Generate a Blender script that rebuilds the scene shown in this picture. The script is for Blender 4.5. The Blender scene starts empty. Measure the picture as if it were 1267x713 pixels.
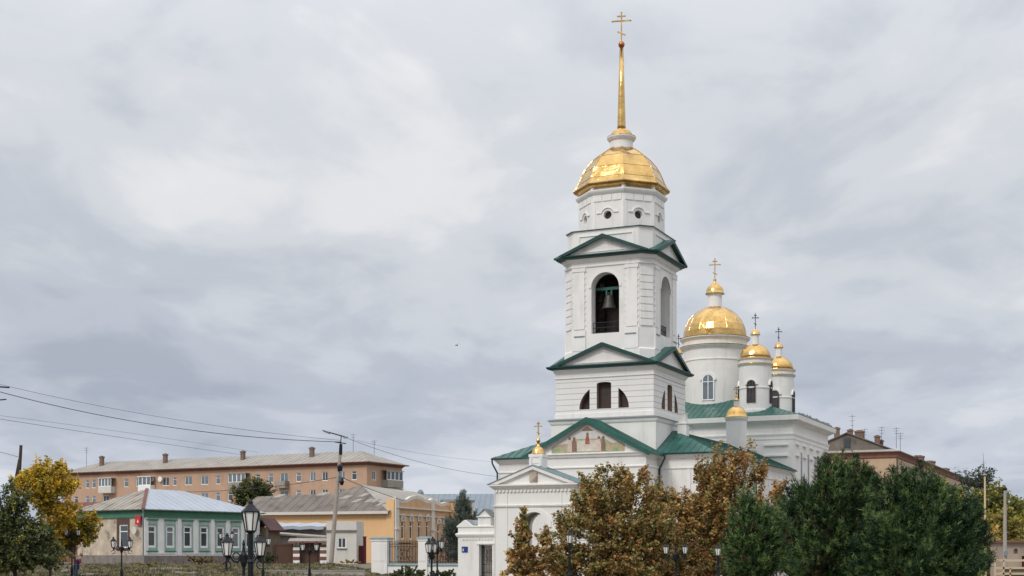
import bpy, bmesh, math, random
import numpy as np
from mathutils import Vector, Matrix
from mathutils.geometry import tessellate_polygon
random.seed(7)
rng = np.random.default_rng(7)
S = bpy.context.scene
COL = S.collection
R = math.radians
# ------------------------------------------------------------------ camera, world, sun
FP, HY, PW, PH, CZ = 1750.0, 688.0, 1267.0, 713.0, 1.6
cd = bpy.data.cameras.new('camera'); cam = bpy.data.objects.new('camera', cd); COL.objects.link(cam)
cam.location = (0, 0, CZ); cam.rotation_euler = (R(90), 0, 0)
cd.sensor_width = 36.0; cd.lens = 36.0*FP/PW; cd.shift_y = (HY-PH/2)/PW
cd.clip_start = 0.5; cd.clip_end = 6000
S.camera = cam
S.view_settings.view_transform = 'Standard'; S.view_settings.look = 'None'
S.view_settings.gamma = 1; S.view_settings.exposure = 0.0
SUN_EL, SUN_AZ = R(42), R(222)
world = bpy.data.worlds.new("World"); S.world = world; world.use_nodes = True
wt = world.node_tree; wn = wt.nodes; wl = wt.links; wn.clear()
def N(t, typ, **k):
    n = t.nodes.new(typ)
    for a, b in k.items(): setattr(n, a, b)
    return n
sky = N(wt, 'ShaderNodeTexSky', sky_type='NISHITA', sun_disc=False, sun_elevation=SUN_EL, sun_rotation=SUN_AZ)
def math_(t, op, a, b=None, c=None, clamp=False):
    n = N(t, 'ShaderNodeMath', operation=op, use_clamp=clamp)
    for i, x in enumerate((a, b, c)):
        if x is None: continue
        if isinstance(x, (int, float)): n.inputs[i].default_value = x
        else: t.links.new(x, n.inputs[i])
    return n.outputs[0]
def ramp_(t, fac, stops, interp='EASE'):
    n = N(t, 'ShaderNodeValToRGB'); n.color_ramp.interpolation = interp
    e = n.color_ramp.elements
    while len(e) < len(stops): e.new(0.5)
    for i, (p, c) in enumerate(stops):
        e[i].position = p; e[i].color = (*c, 1) if len(c) == 3 else c
    t.links.new(fac, n.inputs[0]); return n.outputs[0]
def mix_(t, fac, a, b, typ='MIX'):
    n = N(t, 'ShaderNodeMixRGB', blend_type=typ)
    for i, x in enumerate((fac, a, b)):
        if isinstance(x, (int, float)): n.inputs[i].default_value = x
        elif isinstance(x, tuple): n.inputs[i].default_value = (*x, 1)
        else: t.links.new(x, n.inputs[i])
    return n.outputs[0]
tc = N(wt, 'ShaderNodeTexCoord'); sep = N(wt, 'ShaderNodeSeparateXYZ'); wl.new(tc.outputs['Generated'], sep.inputs[0])
zc = math_(wt, 'MAXIMUM', sep.outputs[2], 0.0)
den = math_(wt, 'ADD', zc, 0.16)
cx_ = math_(wt, 'DIVIDE', sep.outputs[0], den); cy_ = math_(wt, 'DIVIDE', sep.outputs[1], den)
cmb = N(wt, 'ShaderNodeCombineXYZ'); wl.new(cx_, cmb.inputs[0]); wl.new(cy_, cmb.inputs[1])
def wnoise(scale, detail, loc, sc=(1, 1, 1), dist=0.0, rough=.5):
    mp = N(wt, 'ShaderNodeMapping'); wl.new(cmb.outputs[0], mp.inputs[0])
    mp.inputs['Location'].default_value = loc; mp.inputs['Scale'].default_value = sc
    nz = N(wt, 'ShaderNodeTexNoise'); wl.new(mp.outputs[0], nz.inputs[0])
    nz.inputs['Scale'].default_value = scale; nz.inputs['Detail'].default_value = detail
    nz.inputs['Distortion'].default_value = dist; nz.inputs['Roughness'].default_value = rough
    return nz.outputs['Fac']
big = wnoise(1.1, 3, (3.1, 0.4, 0), (1, .8, 1), .3)
mid = wnoise(2.6, 7, (7.3, 2.2, 0), (1, .7, 1), .5, .52)
fine = wnoise(7.0, 8, (1.3, 5.2, 0), (1, .6, 1), .6, .55)
f1 = math_(wt, 'MULTIPLY', big, .50); f2 = math_(wt, 'MULTIPLY', mid, .48); f3 = math_(wt, 'MULTIPLY', fine, .14)
fac = math_(wt, 'ADD', math_(wt, 'ADD', f1, f2), f3)
# broad cloud banks placed by compass direction and height: a pale bank ahead-left and ahead-right, heavier cloud low on the left
yy = math_(wt, 'MAXIMUM', sep.outputs[1], 0.05)
tx_ = math_(wt, 'DIVIDE', sep.outputs[0], yy); tz_ = math_(wt, 'DIVIDE', sep.outputs[2], yy)
for cx0, cz0, wx0, wz0, am in ((-.06, .235, .16, .05, .095), (.26, .30, .14, .10, .055), (-.33, .34, .12, .06, .03), (-.27, .20, .17, .05, -.055), (-.25, .31, .10, .03, -.03), (.0, .13, .5, .045, -.035), (.02, .33, .10, .06, -.03)):
    a_ = math_(wt, 'POWER', math_(wt, 'DIVIDE', math_(wt, 'SUBTRACT', tx_, cx0), wx0), 2.0)
    b_ = math_(wt, 'POWER', math_(wt, 'DIVIDE', math_(wt, 'SUBTRACT', tz_, cz0), wz0), 2.0)
    e_ = math_(wt, 'EXPONENT', math_(wt, 'MULTIPLY', math_(wt, 'ADD', a_, b_), -1.0))
    fac = math_(wt, 'MULTIPLY_ADD', e_, am, fac)
cloud = ramp_(wt, fac, [(.38, (.450, .492, .568)), (.49, (.550, .588, .655)), (.58, (.655, .688, .738)), (.67, (.775, .790, .820)), (.78, (.90, .90, .915))])
grad = ramp_(wt, zc, [(0.0, (.90, .93, .98)), (.10, (.90, .92, .96)), (.20, (1.0, 1.0, 1.0)), (.30, (1.04, 1.035, 1.03)), (.5, (1.35, 1.33, 1.31)), (1.0, (2.5, 2.45, 2.4))], 'LINEAR')
cl = mix_(wt, 1.0, cloud, grad, 'MULTIPLY')
clk = mix_(wt, 1.0, cl, (10.0, 10.0, 10.0), 'MULTIPLY')
thin = ramp_(wt, wnoise(3.2, 5, (9.0, 1.0, 0), (1, .5, 1), .3), [(.60, (0, 0, 0)), (.74, (1, 1, 1))])
tf = math_(wt, 'MULTIPLY', thin, .10)
skc = mix_(wt, tf, clk, sky.outputs[0])
bg = N(wt, 'ShaderNodeBackground'); wl.new(skc, bg.inputs[0]); bg.inputs[1].default_value = 0.098
wo = N(wt, 'ShaderNodeOutputWorld'); wl.new(bg.outputs[0], wo.inputs[0])
sl = bpy.data.lights.new('sun', 'SUN'); sun = bpy.data.objects.new('sun', sl); COL.objects.link(sun)
sl.energy = 1.5; sl.angle = R(14); sl.color = (1, .955, .89)
sd = Vector((math.sin(SUN_AZ)*math.cos(SUN_EL), math.cos(SUN_AZ)*math.cos(SUN_EL), math.sin(SUN_EL)))
sun.rotation_euler = sd.to_track_quat('Z', 'Y').to_euler()

# ------------------------------------------------------------------ materials
MATS = {}
def pm(name, col, rough=.7, var=.12, scale=1.5, bump=0.0, metal=0.0, joint=None, joint_axis=2, jw=.1, jd=.62, stain=0.0, col2=None,
       spec=.4, stretch=(1, 1, 1), fine=True, transl=0.0):
    m = bpy.data.materials.new(name); m.use_nodes = True; t = m.node_tree; t.nodes.clear()
    out = N(t, 'ShaderNodeOutputMaterial'); b = N(t, 'ShaderNodeBsdfPrincipled')
    t.links.new(b.outputs[0], out.inputs[0])
    b.inputs['Roughness'].default_value = rough; b.inputs['Metallic'].default_value = metal
    b.inputs['Specular IOR Level'].default_value = spec
    tx = N(t, 'ShaderNodeTexCoord'); mp = N(t, 'ShaderNodeMapping'); t.links.new(tx.outputs['Object'], mp.inputs[0])
    mp.inputs['Scale'].default_value = stretch
    nz = N(t, 'ShaderNodeTexNoise'); t.links.new(mp.outputs[0], nz.inputs[0])
    nz.inputs['Scale'].default_value = scale; nz.inputs['Detail'].default_value = 6; nz.inputs['Roughness'].default_value = .6
    c2 = col2 or tuple(x*.7 for x in col)
    lo = tuple(x*(1-var) for x in col); hi = tuple(min(1, x*(1+var)) for x in col)
    c = ramp_(t, nz.outputs['Fac'], [(.3, c2 if col2 else lo), (.5, col), (.72, hi)])
    if stain:
        mp2 = N(t, 'ShaderNodeMapping'); t.links.new(tx.outputs['Object'], mp2.inputs[0]); mp2.inputs['Scale'].default_value = (1.4, 1.4, .22)
        n2 = N(t, 'ShaderNodeTexNoise'); t.links.new(mp2.outputs[0], n2.inputs[0]); n2.inputs['Scale'].default_value = 1.2; n2.inputs['Detail'].default_value = 8
        sf = ramp_(t, n2.outputs['Fac'], [(.52, (0, 0, 0)), (.75, (stain, stain, stain))])
        c = mix_(t, sf, c, tuple(x*.6 for x in col))
    if joint:
        sp = N(t, 'ShaderNodeSeparateXYZ'); t.links.new(tx.outputs['Object'], sp.inputs[0])
        q = math_(t, 'FRACT', math_(t, 'DIVIDE', sp.outputs[joint_axis], joint))
        jm = math_(t, 'LESS_THAN', q, jw)
        jf = math_(t, 'MULTIPLY', jm, 1-jd)
        c = mix_(t, jf, c, (.02, .02, .02))
    t.links.new(c, b.inputs['Base Color'])
    if bump:
        bp = N(t, 'ShaderNodeBump'); bp.inputs['Strength'].default_value = bump; bp.inputs['Distance'].default_value = .05
        n3 = N(t, 'ShaderNodeTexNoise'); t.links.new(mp.outputs[0], n3.inputs[0]); n3.inputs['Scale'].default_value = scale*4; n3.inputs['Detail'].default_value = 4
        t.links.new(n3.outputs['Fac'], bp.inputs['Height']); t.links.new(bp.outputs[0], b.inputs['Normal'])
    if transl:
        tr = N(t, 'ShaderNodeBsdfTranslucent'); t.links.new(c, tr.inputs[0])
        mx = N(t, 'ShaderNodeMixShader'); mx.inputs[0].default_value = transl
        t.links.new(b.outputs[0], mx.inputs[1]); t.links.new(tr.outputs[0], mx.inputs[2]); t.links.new(mx.outputs[0], out.inputs[0])
    MATS[name] = m; return m
WH = (.78, .757, .725)
pm('plaster', WH, .85, .05, .6, .2, stain=.30)
pm('rusticated', WH, .85, .035, .6, .15, stain=.12, joint=.49, jw=.09, jd=.45)
pm('trim', (.80, .78, .75), .8, .05, .8, stain=.25)
pm('grey_flashing', (.22, .24, .25), .5, .15, 2)
pm('green_roof', (.013, .092, .072), .40, .38, .9, .05, spec=.5)
pm('green_trim', (.010, .050, .044), .45, .2, 1.2)
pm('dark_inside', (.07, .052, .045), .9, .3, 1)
pm('reveal', (.30, .20, .16), .9, .2, 2)
pm('glass', (.05, .06, .07), .08, .2, .5, spec=.8)
pm('glass_light', (.16, .19, .22), .12, .4, .8, spec=.8)
pm('white_frame', (.86, .86, .84), .5, .04, 2)
pm('brown_frame', (.10, .06, .045), .6, .1, 2)
pm('bronze', (.075, .07, .065), .5, .3, 3, metal=.6)
pm('black_iron', (.006, .007, .010), .45, .2, 4, spec=.3)
pm('lamp_glass', (.85, .84, .80), .3, .06, 4, spec=.6)
pm('brick', (.53, .345, .24), .9, .10, .5, .1, joint=.085, jw=.16, jd=.80, stain=.25)
pm('brick_dark', (.22, .105, .075), .9, .2, 1.2)
pm('slate', (.32, .295, .26), .85, .18, .5, .15, stain=.3)
pm('slate_brown', (.17, .145, .125), .9, .30, .6, .2, col2=(.10, .085, .075))
pm('old_metal', (.31, .28, .24), .7, .25, .7, .05, col2=(.19, .16, .13))
pm('blue_metal', (.38, .42, .47), .5, .08, .5)
pm('far_metal', (.20, .24, .28), .5, .1, .3)
pm('chimney_brick', (.20, .13, .10), .9, .25, 3, joint=.2, jw=.12, jd=.7)
pm('annex_red', (.07, .022, .022), .6, .2, 2)
pm('rust', (.17, .07, .05), .8, .3, 2)
pm('orange_plaster', (.78, .49, .25), .88, .06, .5, stain=.15)
pm('peach_plaster', (.52, .37, .25), .88, .08, .5, stain=.3)
pm('beige_plaster', (.42, .33, .27), .88, .08, .8, stain=.3)
pm('orange_brick', (.60, .38, .22), .9, .12, 1.2, .1, joint=.09, jw=.16, jd=.85, stain=.2)
pm('house_white', (.80, .79, .79), .88, .09, .9, .1, stain=.3)
pm('house_old', (.54, .45, .35), .9, .28, .9, .3, col2=(.22, .17, .14), stain=.5)
pm('house_green', (.06, .19, .125), .6, .18, 1.5, stain=.2)
pm('house_green_light', (.30, .43, .37), .6, .15, 1.5)
pm('stone', (.22, .19, .17), .9, .3, 2.0, .3)
pm('planks', (.20, .15, .11), .9, .25, 1.5, joint=.22, jw=.08, jd=.5)
pm('brown_sheet', (.105, .05, .035), .6, .12, 1, joint=.25, joint_axis=0, jw=.15, jd=.7)
pm('dark_red', (.12, .015, .02), .55, .15, 1)
pm('red_sign', (.55, .03, .045), .5, .05, 2)
pm('blue_sign', (.02, .04, .22), .4, .05, 2)
pm('concrete', (.36, .33, .30), .9, .15, 2, .2, stain=.3)
pm('concrete_pole', (.36, .31, .265), .9, .15, 2, .2)
pm('wood_dark', (.06, .045, .035), .9, .3, 2)
pm('cream', (.64, .61, .56), .88, .05, .8, stain=.2)
pm('teal_cap', (.20, .28, .29), .6, .2, 2)
pm('beige_paint', (.62, .48, .30), .6, .06, 2)
pm('wire', (.04, .04, .05), .6)
pm('asphalt', (.10, .10, .10), .9, .2, 2, .2)
pm('skin', (.45, .27, .20), .6, .05, 4)
pm('hair', (.22, .13, .08), .7, .1, 10)
pm('cloth_purple', (.11, .03, .09), .9, .1, 8)
pm('cloth_blue', (.04, .07, .13), .9, .1, 8)
pm('cloth_dark', (.02, .04, .05), .9, .1, 8)
pm('bark', (.07, .055, .045), .95, .3, 6, .4)
pm('pine_bark', (.13, .07, .045), .95, .3, 6, .4)
# gold leaf: sheet panels
def gold():
    m = pm('gold', (.63, .405, .15), .24, .30, .7, 0.0, metal=1.0)
    t = m.node_tree; b = [n for n in t.nodes if n.type == 'BSDF_PRINCIPLED'][0]
    tx = [n for n in t.nodes if n.type == 'TEX_COORD'][0]
    nz = N(t, 'ShaderNodeTexNoise'); t.links.new(tx.outputs['Object'], nz.inputs[0]); nz.inputs['Scale'].default_value = 1.6; nz.inputs['Detail'].default_value = 3
    t.links.new(math_(t, 'MULTIPLY_ADD', nz.outputs['Fac'], .36, .02), b.inputs['Roughness'])
    bp = N(t, 'ShaderNodeBump'); bp.inputs['Strength'].default_value = .6; bp.inputs['Distance'].default_value = .12
    t.links.new(nz.outputs['Fac'], bp.inputs['Height']); t.links.new(bp.outputs[0], b.inputs['Normal'])
gold()
pm('copper', (.45, .16, .07), .3, .1, 2, metal=1.0)
# mural: generic landscape patches
def mural():
    m = pm('mural', (.45, .40, .30), .7, .1, 1)
    t = m.node_tree; b = [n for n in t.nodes if n.type == 'BSDF_PRINCIPLED'][0]
    tx = [n for n in t.nodes if n.type == 'TEX_COORD'][0]
    nz = N(t, 'ShaderNodeTexNoise'); t.links.new(tx.outputs['Object'], nz.inputs[0]); nz.inputs['Scale'].default_value = 1.4; nz.inputs['Detail'].default_value = 7
    c = ramp_(t, nz.outputs['Fac'], [(.30, (.20, .27, .13)), (.46, (.34, .40, .22)), (.52, (.50, .40, .27)), (.60, (.40, .29, .19)), (.70, (.45, .48, .30))], 'LINEAR')
    t.links.new(c, b.inputs['Base Color'])
mural()
def leafmat(name, col, tr=.3, rough=.6):
    return pm(name, col, rough, .25, 3.0, transl=tr, spec=.25)
def ground_mat():
    m = pm('ground', (.15, .13, .10), .95, .2, .35, .4, col2=(.08, .08, .045))
ground_mat()

# ------------------------------------------------------------------ mesh helpers
def V(*a): return Vector(a)
def arch(u0, u1, z0, z1, n=12, rise=None):
    r = (u1-u0)/2; rise = r if rise is None else rise; c = (u0+u1)/2
    return [(u0, z0), (u1, z0)] + [(c+r*math.cos(math.pi*i/n), z1-rise+rise*math.sin(math.pi*i/n)) for i in range(n+1)]
def rect(u0, u1, z0, z1): return [(u0, z0), (u1, z0), (u1, z1), (u0, z1)]
def disc(u, z, r, n=18): return [(u+r*math.cos(2*math.pi*i/n), z+r*math.sin(2*math.pi*i/n)) for i in range(n)]
class MB:
    def __init__(s): s.v = []; s.f = []; s.m = []
    def add(s, vs, fs, m=0):
        n = len(s.v); s.v += [tuple(v) for v in vs]; s.f += [tuple(i+n for i in f) for f in fs]; s.m += [m]*len(fs); return s
    def box(s, x0, x1, y0, y1, z0, z1, m=0):
        return s.add([(x0, y0, z0), (x1, y0, z0), (x1, y1, z0), (x0, y1, z0), (x0, y0, z1), (x1, y0, z1), (x1, y1, z1), (x0, y1, z1)],
                     [(0, 3, 2, 1), (4, 5, 6, 7), (0, 1, 5, 4), (1, 2, 6, 5), (2, 3, 7, 6), (3, 0, 4, 7)], m)
    def loft(s, rings, m=0, caps=(True, True)):
        n = len(rings[0]); vs = [p for r in rings for p in r]; fs = []
        for k in range(len(rings)-1):
            for i in range(n):
                j = (i+1) % n; fs.append((k*n+i, k*n+j, (k+1)*n+j, (k+1)*n+i))
        if caps[0]: fs.append(tuple(range(n))[::-1])
        if caps[1]: fs.append(tuple((len(rings)-1)*n+i for i in range(n)))
        return s.add(vs, fs, m)
    def mould(s, polyf, prof, m=0): return s.loft([[(*p, z) for p in polyf(o)] for o, z in prof], m)
    def lathe(s, prof, cx=0, cy=0, n=32, m=0, rot=0.0):
        return s.loft([[(cx+r*math.cos(rot+2*math.pi*i/n), cy+r*math.sin(rot+2*math.pi*i/n), z) for i in range(n)] for r, z in prof], m)
    def tube(s, p, q, r0, r1=None, n=8, m=0):
        r1 = r0 if r1 is None else r1; p = Vector(p); q = Vector(q); d = (q-p)
        if d.length < 1e-6: return s
        x = d.orthogonal().normalized(); y = d.normalized().cross(x)
        return s.loft([[tuple(c+(x*math.cos(2*math.pi*i/n)+y*math.sin(2*math.pi*i/n))*r) for i in range(n)] for c, r in ((p, r0), (q, r1))], m)
    def path(s, pts, r, n=6, m=0):
        for a, b in zip(pts[:-1], pts[1:]): s.tube(a, b, r, r, n, m)
        return s
    def panel(s, o, ax, nrm, outline, holes=(), reveal=.3, m=0, mr=None):
        o = Vector(o); ax = Vector(ax); nrm = Vector(nrm); mr = m if mr is None else mr
        P = lambda u, z, d=0: o+ax*u+Vector((0, 0, 1))*z-nrm*d
        polys = [[Vector((u, z, 0)) for u, z in pl] for pl in [outline]+list(holes)]
        flat = [p for pl in polys for p in pl]
        tri = tessellate_polygon(polys)
        s.add([P(p.x, p.y) for p in flat], [tuple(t) for t in tri], m)
        if reveal:
            for h in holes:
                k = len(h)
                s.add([P(u, z) for u, z in h]+[P(u, z, reveal) for u, z in h], [(i, (i+1) % k, k+(i+1) % k, k+i) for i in range(k)], mr)
        return s
    def plate(s, o, ax, nrm, outline, th, m=0):      # solid plate standing th proud of the plane
        o = Vector(o); ax = Vector(ax); nrm = Vector(nrm)
        k = len(outline)
        vs = [o+ax*u+Vector((0, 0, z)) for u, z in outline]+[o+ax*u+Vector((0, 0, z))+nrm*th for u, z in outline]
        tri = tessellate_polygon([[Vector((u, z, 0)) for u, z in outline]])
        fs = [tuple(t) for t in tri]+[tuple(i+k for i in t) for t in tri]+[(i, (i+1) % k, k+(i+1) % k, k+i) for i in range(k)]
        return s.add(vs, fs, m)
    def slab(s, pts, th, m=0, ribs=0, rib_r=.03, over=0):   # roof plane; first edge is the eave
        P = [Vector(p) for p in pts]; nrm = (P[1]-P[0]).cross(P[2]-P[0]).normalized()
        if nrm.z < 0: nrm = -nrm
        k = len(P); vs = [p for p in P]+[p-nrm*th for p in P]
        s.add(vs, [tuple(range(k)), tuple(range(k, 2*k))[::-1]]+[(i, (i+1) % k, k+(i+1) % k, k+i) for i in range(k)], m)
        if ribs:
            e = (P[1]-P[0]); L = e.length; e.normalize(); up = nrm.cross(e).normalized()
            if up.z < 0: up = -up
            uv = [((p-P[0]).dot(e), (p-P[0]).dot(up)) for p in P]
            lo = min(u for u, _ in uv); hi = max(u for u, _ in uv); t = lo+ribs/2
            while t < hi:
                ys = []
                for i in range(k):
                    (u0, w0), (u1, w1) = uv[i], uv[(i+1) % k]
                    if (u0-t)*(u1-t) < 0: ys.append(w0+(w1-w0)*(t-u0)/(u1-u0))
                if len(ys) >= 2:
                    s.tube(P[0]+e*t+up*min(ys)+nrm*.01, P[0]+e*t+up*max(ys)+nrm*.01, rib_r, rib_r, 4, m)
                t += ribs
        return s
    def build(s, name, mats, parent=None, smooth=False, recalc=True, loc=None):
        me = bpy.data.meshes.new(name); me.from_pydata(s.v, [], s.f)
        if isinstance(mats, str): mats = [mats]
        for m in mats: me.materials.append(MATS[m])
        if len(mats) > 1: me.polygons.foreach_set('material_index', s.m)
        if recalc:
            b = bmesh.new(); b.from_mesh(me); bmesh.ops.recalc_face_normals(b, faces=b.faces); b.to_mesh(me); b.free()
        if smooth: me.polygons.foreach_set('use_smooth', [True]*len(me.polygons))
        me.update()
        return mobj(name, me, parent, loc)
def mobj(name, me, parent=None, loc=None, rz=0):
    o = bpy.data.objects.new(name, me); COL.objects.link(o)
    if parent is not None: o.parent = parent
    if loc is not None: o.location = loc
    if rz: o.rotation_euler = (0, 0, rz)
    return o
def tag(o, label=None, cat=None, group=None, kind=None):
    if label: o['label'] = label
    if cat: o['category'] = cat
    if group: o['group'] = group
    if kind: o['kind'] = kind
    return o
def thing(name, label, cat, loc=(0, 0, 0), rz=0, group=None):
    o = bpy.data.objects.new(name, None); COL.objects.link(o); o.location = loc; o.rotation_euler = (0, 0, rz); o.empty_display_size = .2
    return tag(o, label, cat, group)
def at(px, py, d): return Vector(((px-PW/2)/FP*d, d, CZ+(HY-py)/FP*d))
class Frame:           # a building's own axes: local x = its front line going right, local y = away from the viewer
    def __init__(s, px, d, phi):
        s.phi = R(phi); s.ox = (px-PW/2)/FP*d; s.oy = d; s.c = math.cos(s.phi); s.s = math.sin(s.phi)
    def w(s, a, b): return (s.ox+a*s.c+b*s.s, s.oy-a*s.s+b*s.c)
    def a(s, px, b=0):
        t = (px-PW/2)/FP; x, y = s.w(0, b); return (t*y-x)/(s.c+t*s.s)
    def b(s, px, a=0):
        t = (px-PW/2)/FP; x, y = s.w(a, 0); return (t*y-x)/(s.s-t*s.c)
    def z(s, py, a=0, b=0): return CZ+(HY-py)/FP*s.w(a, b)[1]
    def at(s, px, py, b=0):
        a = s.a(px, b); return a, s.z(py, a, b)
    def root(s, name, label, cat, group=None, a=0, b=0, z=0): x, y = s.w(a, b); return thing(name, label, cat, (x, y, z), -s.phi, group)
# windows: canonical, x across, z up, y inward
WC = {}
def window(parent, x, y, z, w, h, rz=0, style='rect', fm='white_frame', gm='glass', nv=1, nh=1, fw=.09, name='window', rise=None, deep=.10):
    key = (round(w, 2), round(h, 2), style, fm, gm, nv, nh, fw, rise, deep)
    if key not in WC:
        out = rect(-w/2, w/2, 0, h) if style == 'rect' else arch(-w/2, w/2, 0, h, 12, rise)
        inn = rect(-w/2+fw, w/2-fw, fw, h-fw) if style == 'rect' else arch(-w/2+fw, w/2-fw, fw, h-fw, 12, rise)
        f = MB(); f.panel((0, deep, 0), (1, 0, 0), (0, -1, 0), out, [inn], .06)
        for i in range(nv):
            u = -w/2+w*(i+1)/(nv+1); f.box(u-fw*.35, u+fw*.35, deep+.005, deep+.05, fw, h-fw-(0 if style == 'rect' else .05))
        for i in range(nh):
            zz = h*(.70 if nh == 1 else (i+1)/(nh+1)); f.box(-w/2+fw, w/2-fw, deep+.008, deep+.045, zz-fw*.3, zz+fw*.3)
        g = MB(); g.panel((0, deep+.04, 0), (1, 0, 0), (0, -1, 0), out, [], 0)
        fo = f.build('window', fm); go = g.build('pane', gm); WC[key] = (fo.data, go.data)
        bpy.data.objects.remove(fo); bpy.data.objects.remove(go)
    fo = mobj(name, WC[key][0], parent, (x, y, z), rz); mobj('pane', WC[key][1], fo); return fo
FR, RT = 0.0, math.pi/2
def block(parent, name, mats, a0, a1, b0, b1, z0, z1, front=(), right=(), left=(), back=(), reveal=.3, top=False):
    m = MB()
    m.panel((0, b0, 0), (1, 0, 0), (0, -1, 0), rect(a0, a1, z0, z1), front, reveal, 0, 1 if len(mats) > 1 and not isinstance(mats, str) else 0)
    mr = 1 if (not isinstance(mats, str) and len(mats) > 1) else 0
    m.panel((a1, 0, 0), (0, 1, 0), (1, 0, 0), rect(b0, b1, z0, z1), right, reveal, 0, mr)
    m.panel((a0, 0, 0), (0, 1, 0), (-1, 0, 0), rect(b0, b1, z0, z1), left, reveal, 0, mr)
    m.panel((0, b1, 0), (1, 0, 0), (0, 1, 0), rect(a0, a1, z0, z1), back, reveal, 0, mr)
    if top: m.add([(a0, b0, z1), (a1, b0, z1), (a1, b1, z1), (a0, b1, z1)], [(0, 1, 2, 3)])
    return m.build(name, mats, parent, recalc=False)
def rectf(a0, a1, b0, b1): return lambda o: [(a0-o, b0-o), (a1+o, b0-o), (a1+o, b1+o), (a0-o, b1+o)]
def chsq(cx, cy, h, c): return lambda o: [(cx+x, cy+y) for x, y in ((h+o-c, -h-o), (h+o, -h-o+c), (h+o, h+o-c), (h+o-c, h+o), (-h-o+c, h+o), (-h-o, h+o-c), (-h-o, -h-o+c), (-h-o+c, -h-o))]
def octf(cx, cy, r, n=8, rot=math.pi/8): return lambda o: [(cx+(r+o)*math.cos(rot+2*math.pi*i/n), cy+(r+o)*math.sin(rot+2*math.pi*i/n)) for i in range(n)]

# ------------------------------------------------------------------ ground
def sm(x, a, b): t = min(1, max(0, (x-a)/(b-a))); return t*t*(3-2*t)
def gh(x, y):
    m = 1-sm(x, -15.5, -9.5) if y < 122 else 1-sm(x, -6+(y-122)*.05, 0+(y-122)*.05)
    return .85*sm(y, 94, 121)*m+.05*math.sin(x*.9+y*.35)*m*sm(y, 60, 90)*(1-sm(y, 118, 122))
def ground():
    xs = [-2500, -900, -300, -140, -90] + [-70+i*1.0 for i in range(0, 81)] + [16, 30, 60, 110, 200, 400, 900, 2500]
    ys = [-60, 0, 30, 55, 70] + [76+i*1.0 for i in range(0, 50)] + [130, 150, 200, 300, 600, 1200, 2600, 5000]
    vs = [(x, y, gh(x, y)) for y in ys for x in xs]; n = len(xs)
    fs = [(j*n+i, j*n+i+1, (j+1)*n+i+1, (j+1)*n+i) for j in range(len(ys)-1) for i in range(n-1)]
    o = MB().add(vs, fs).build('ground', 'ground', None, True); tag(o, kind='structure')
    # footpath on the bank, a ribbon 4 mm above
    m = MB(); vs = []; k = 0
    for i in range(41):
        x = -46+i*.75
        for dy in (0, 1.1): vs.append((x, 96+.06*(x+46)*0+dy, max(gh(x, 96+dy), 0)+.03))
    m.add(vs, [(2*i, 2*i+2, 2*i+3, 2*i+1) for i in range(40)]); o = m.build('path', 'concrete'); tag(o, kind='structure')
    vs = []
    for i in range(61):
        x = -60+i*1.0
        for dy in (0, 3.2): vs.append((x, 117.6+dy*.4-(.0)*x, gh(x, 117.6)+.06))
    m = MB(); m.add(vs, [(2*i, 2*i+2, 2*i+3, 2*i+1) for i in range(60) if vs[2*i][0] < -14]); o = m.build('pavement', 'asphalt'); tag(o, kind='structure')
ground()
# ------------------------------------------------------------------ church
def cross(parent, x, y, z0, z1, hb, mat='gold', name='cross', up=.5, r=None, rz=0):
    H = z1-z0; r = r or H*.022
    m = MB(); m.box(-r, r, -r, r, 0, H)
    m.box(-hb/2, hb/2, -r*.8, r*.8, H*.70-r, H*.70+r)
    m.box(-hb*.24, hb*.24, -r*.8, r*.8, H*.86-r, H*.86+r)
    c, s = math.cos(.45), math.sin(.45); L = hb*.24
    m.add([(-L*c+s*r, -r*.7, H*.27+L*s+c*r), (-L*c-s*r, -r*.7, H*.27+L*s-c*r), (L*c-s*r, -r*.7, H*.27-L*s-c*r), (L*c+s*r, -r*.7, H*.27-L*s+c*r),
           (-L*c+s*r, r*.7, H*.27+L*s+c*r), (-L*c-s*r, r*.7, H*.27+L*s-c*r), (L*c-s*r, r*.7, H*.27-L*s-c*r), (L*c+s*r, r*.7, H*.27-L*s+c*r)],
          [(0, 1, 2, 3), (4, 7, 6, 5), (0, 3, 7, 4), (1, 5, 6, 2), (0, 4, 5, 1), (3, 2, 6, 7)])
    for u in (-hb/2, hb/2): m.lathe([(r*.3, H*.70-r*1.8), (r*1.8, H*.70), (r*.3, H*.70+r*1.8)], u, 0, 6)
    m.lathe([(r*.3, H-r*2), (r*1.8, H-r*.4), (r*.3, H+r)], 0, 0, 6)
    o = m.build(name, mat, parent, loc=(x, y, z0)); o.rotation_euler = (0, 0, rz); return o
F = Frame(809.4, 120, 24.5)
CH = F.root('church', 'white Orthodox church with green roofs, tall spired bell tower and gold domes', 'church')
TA, TB = -4.55, 4.40
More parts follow.
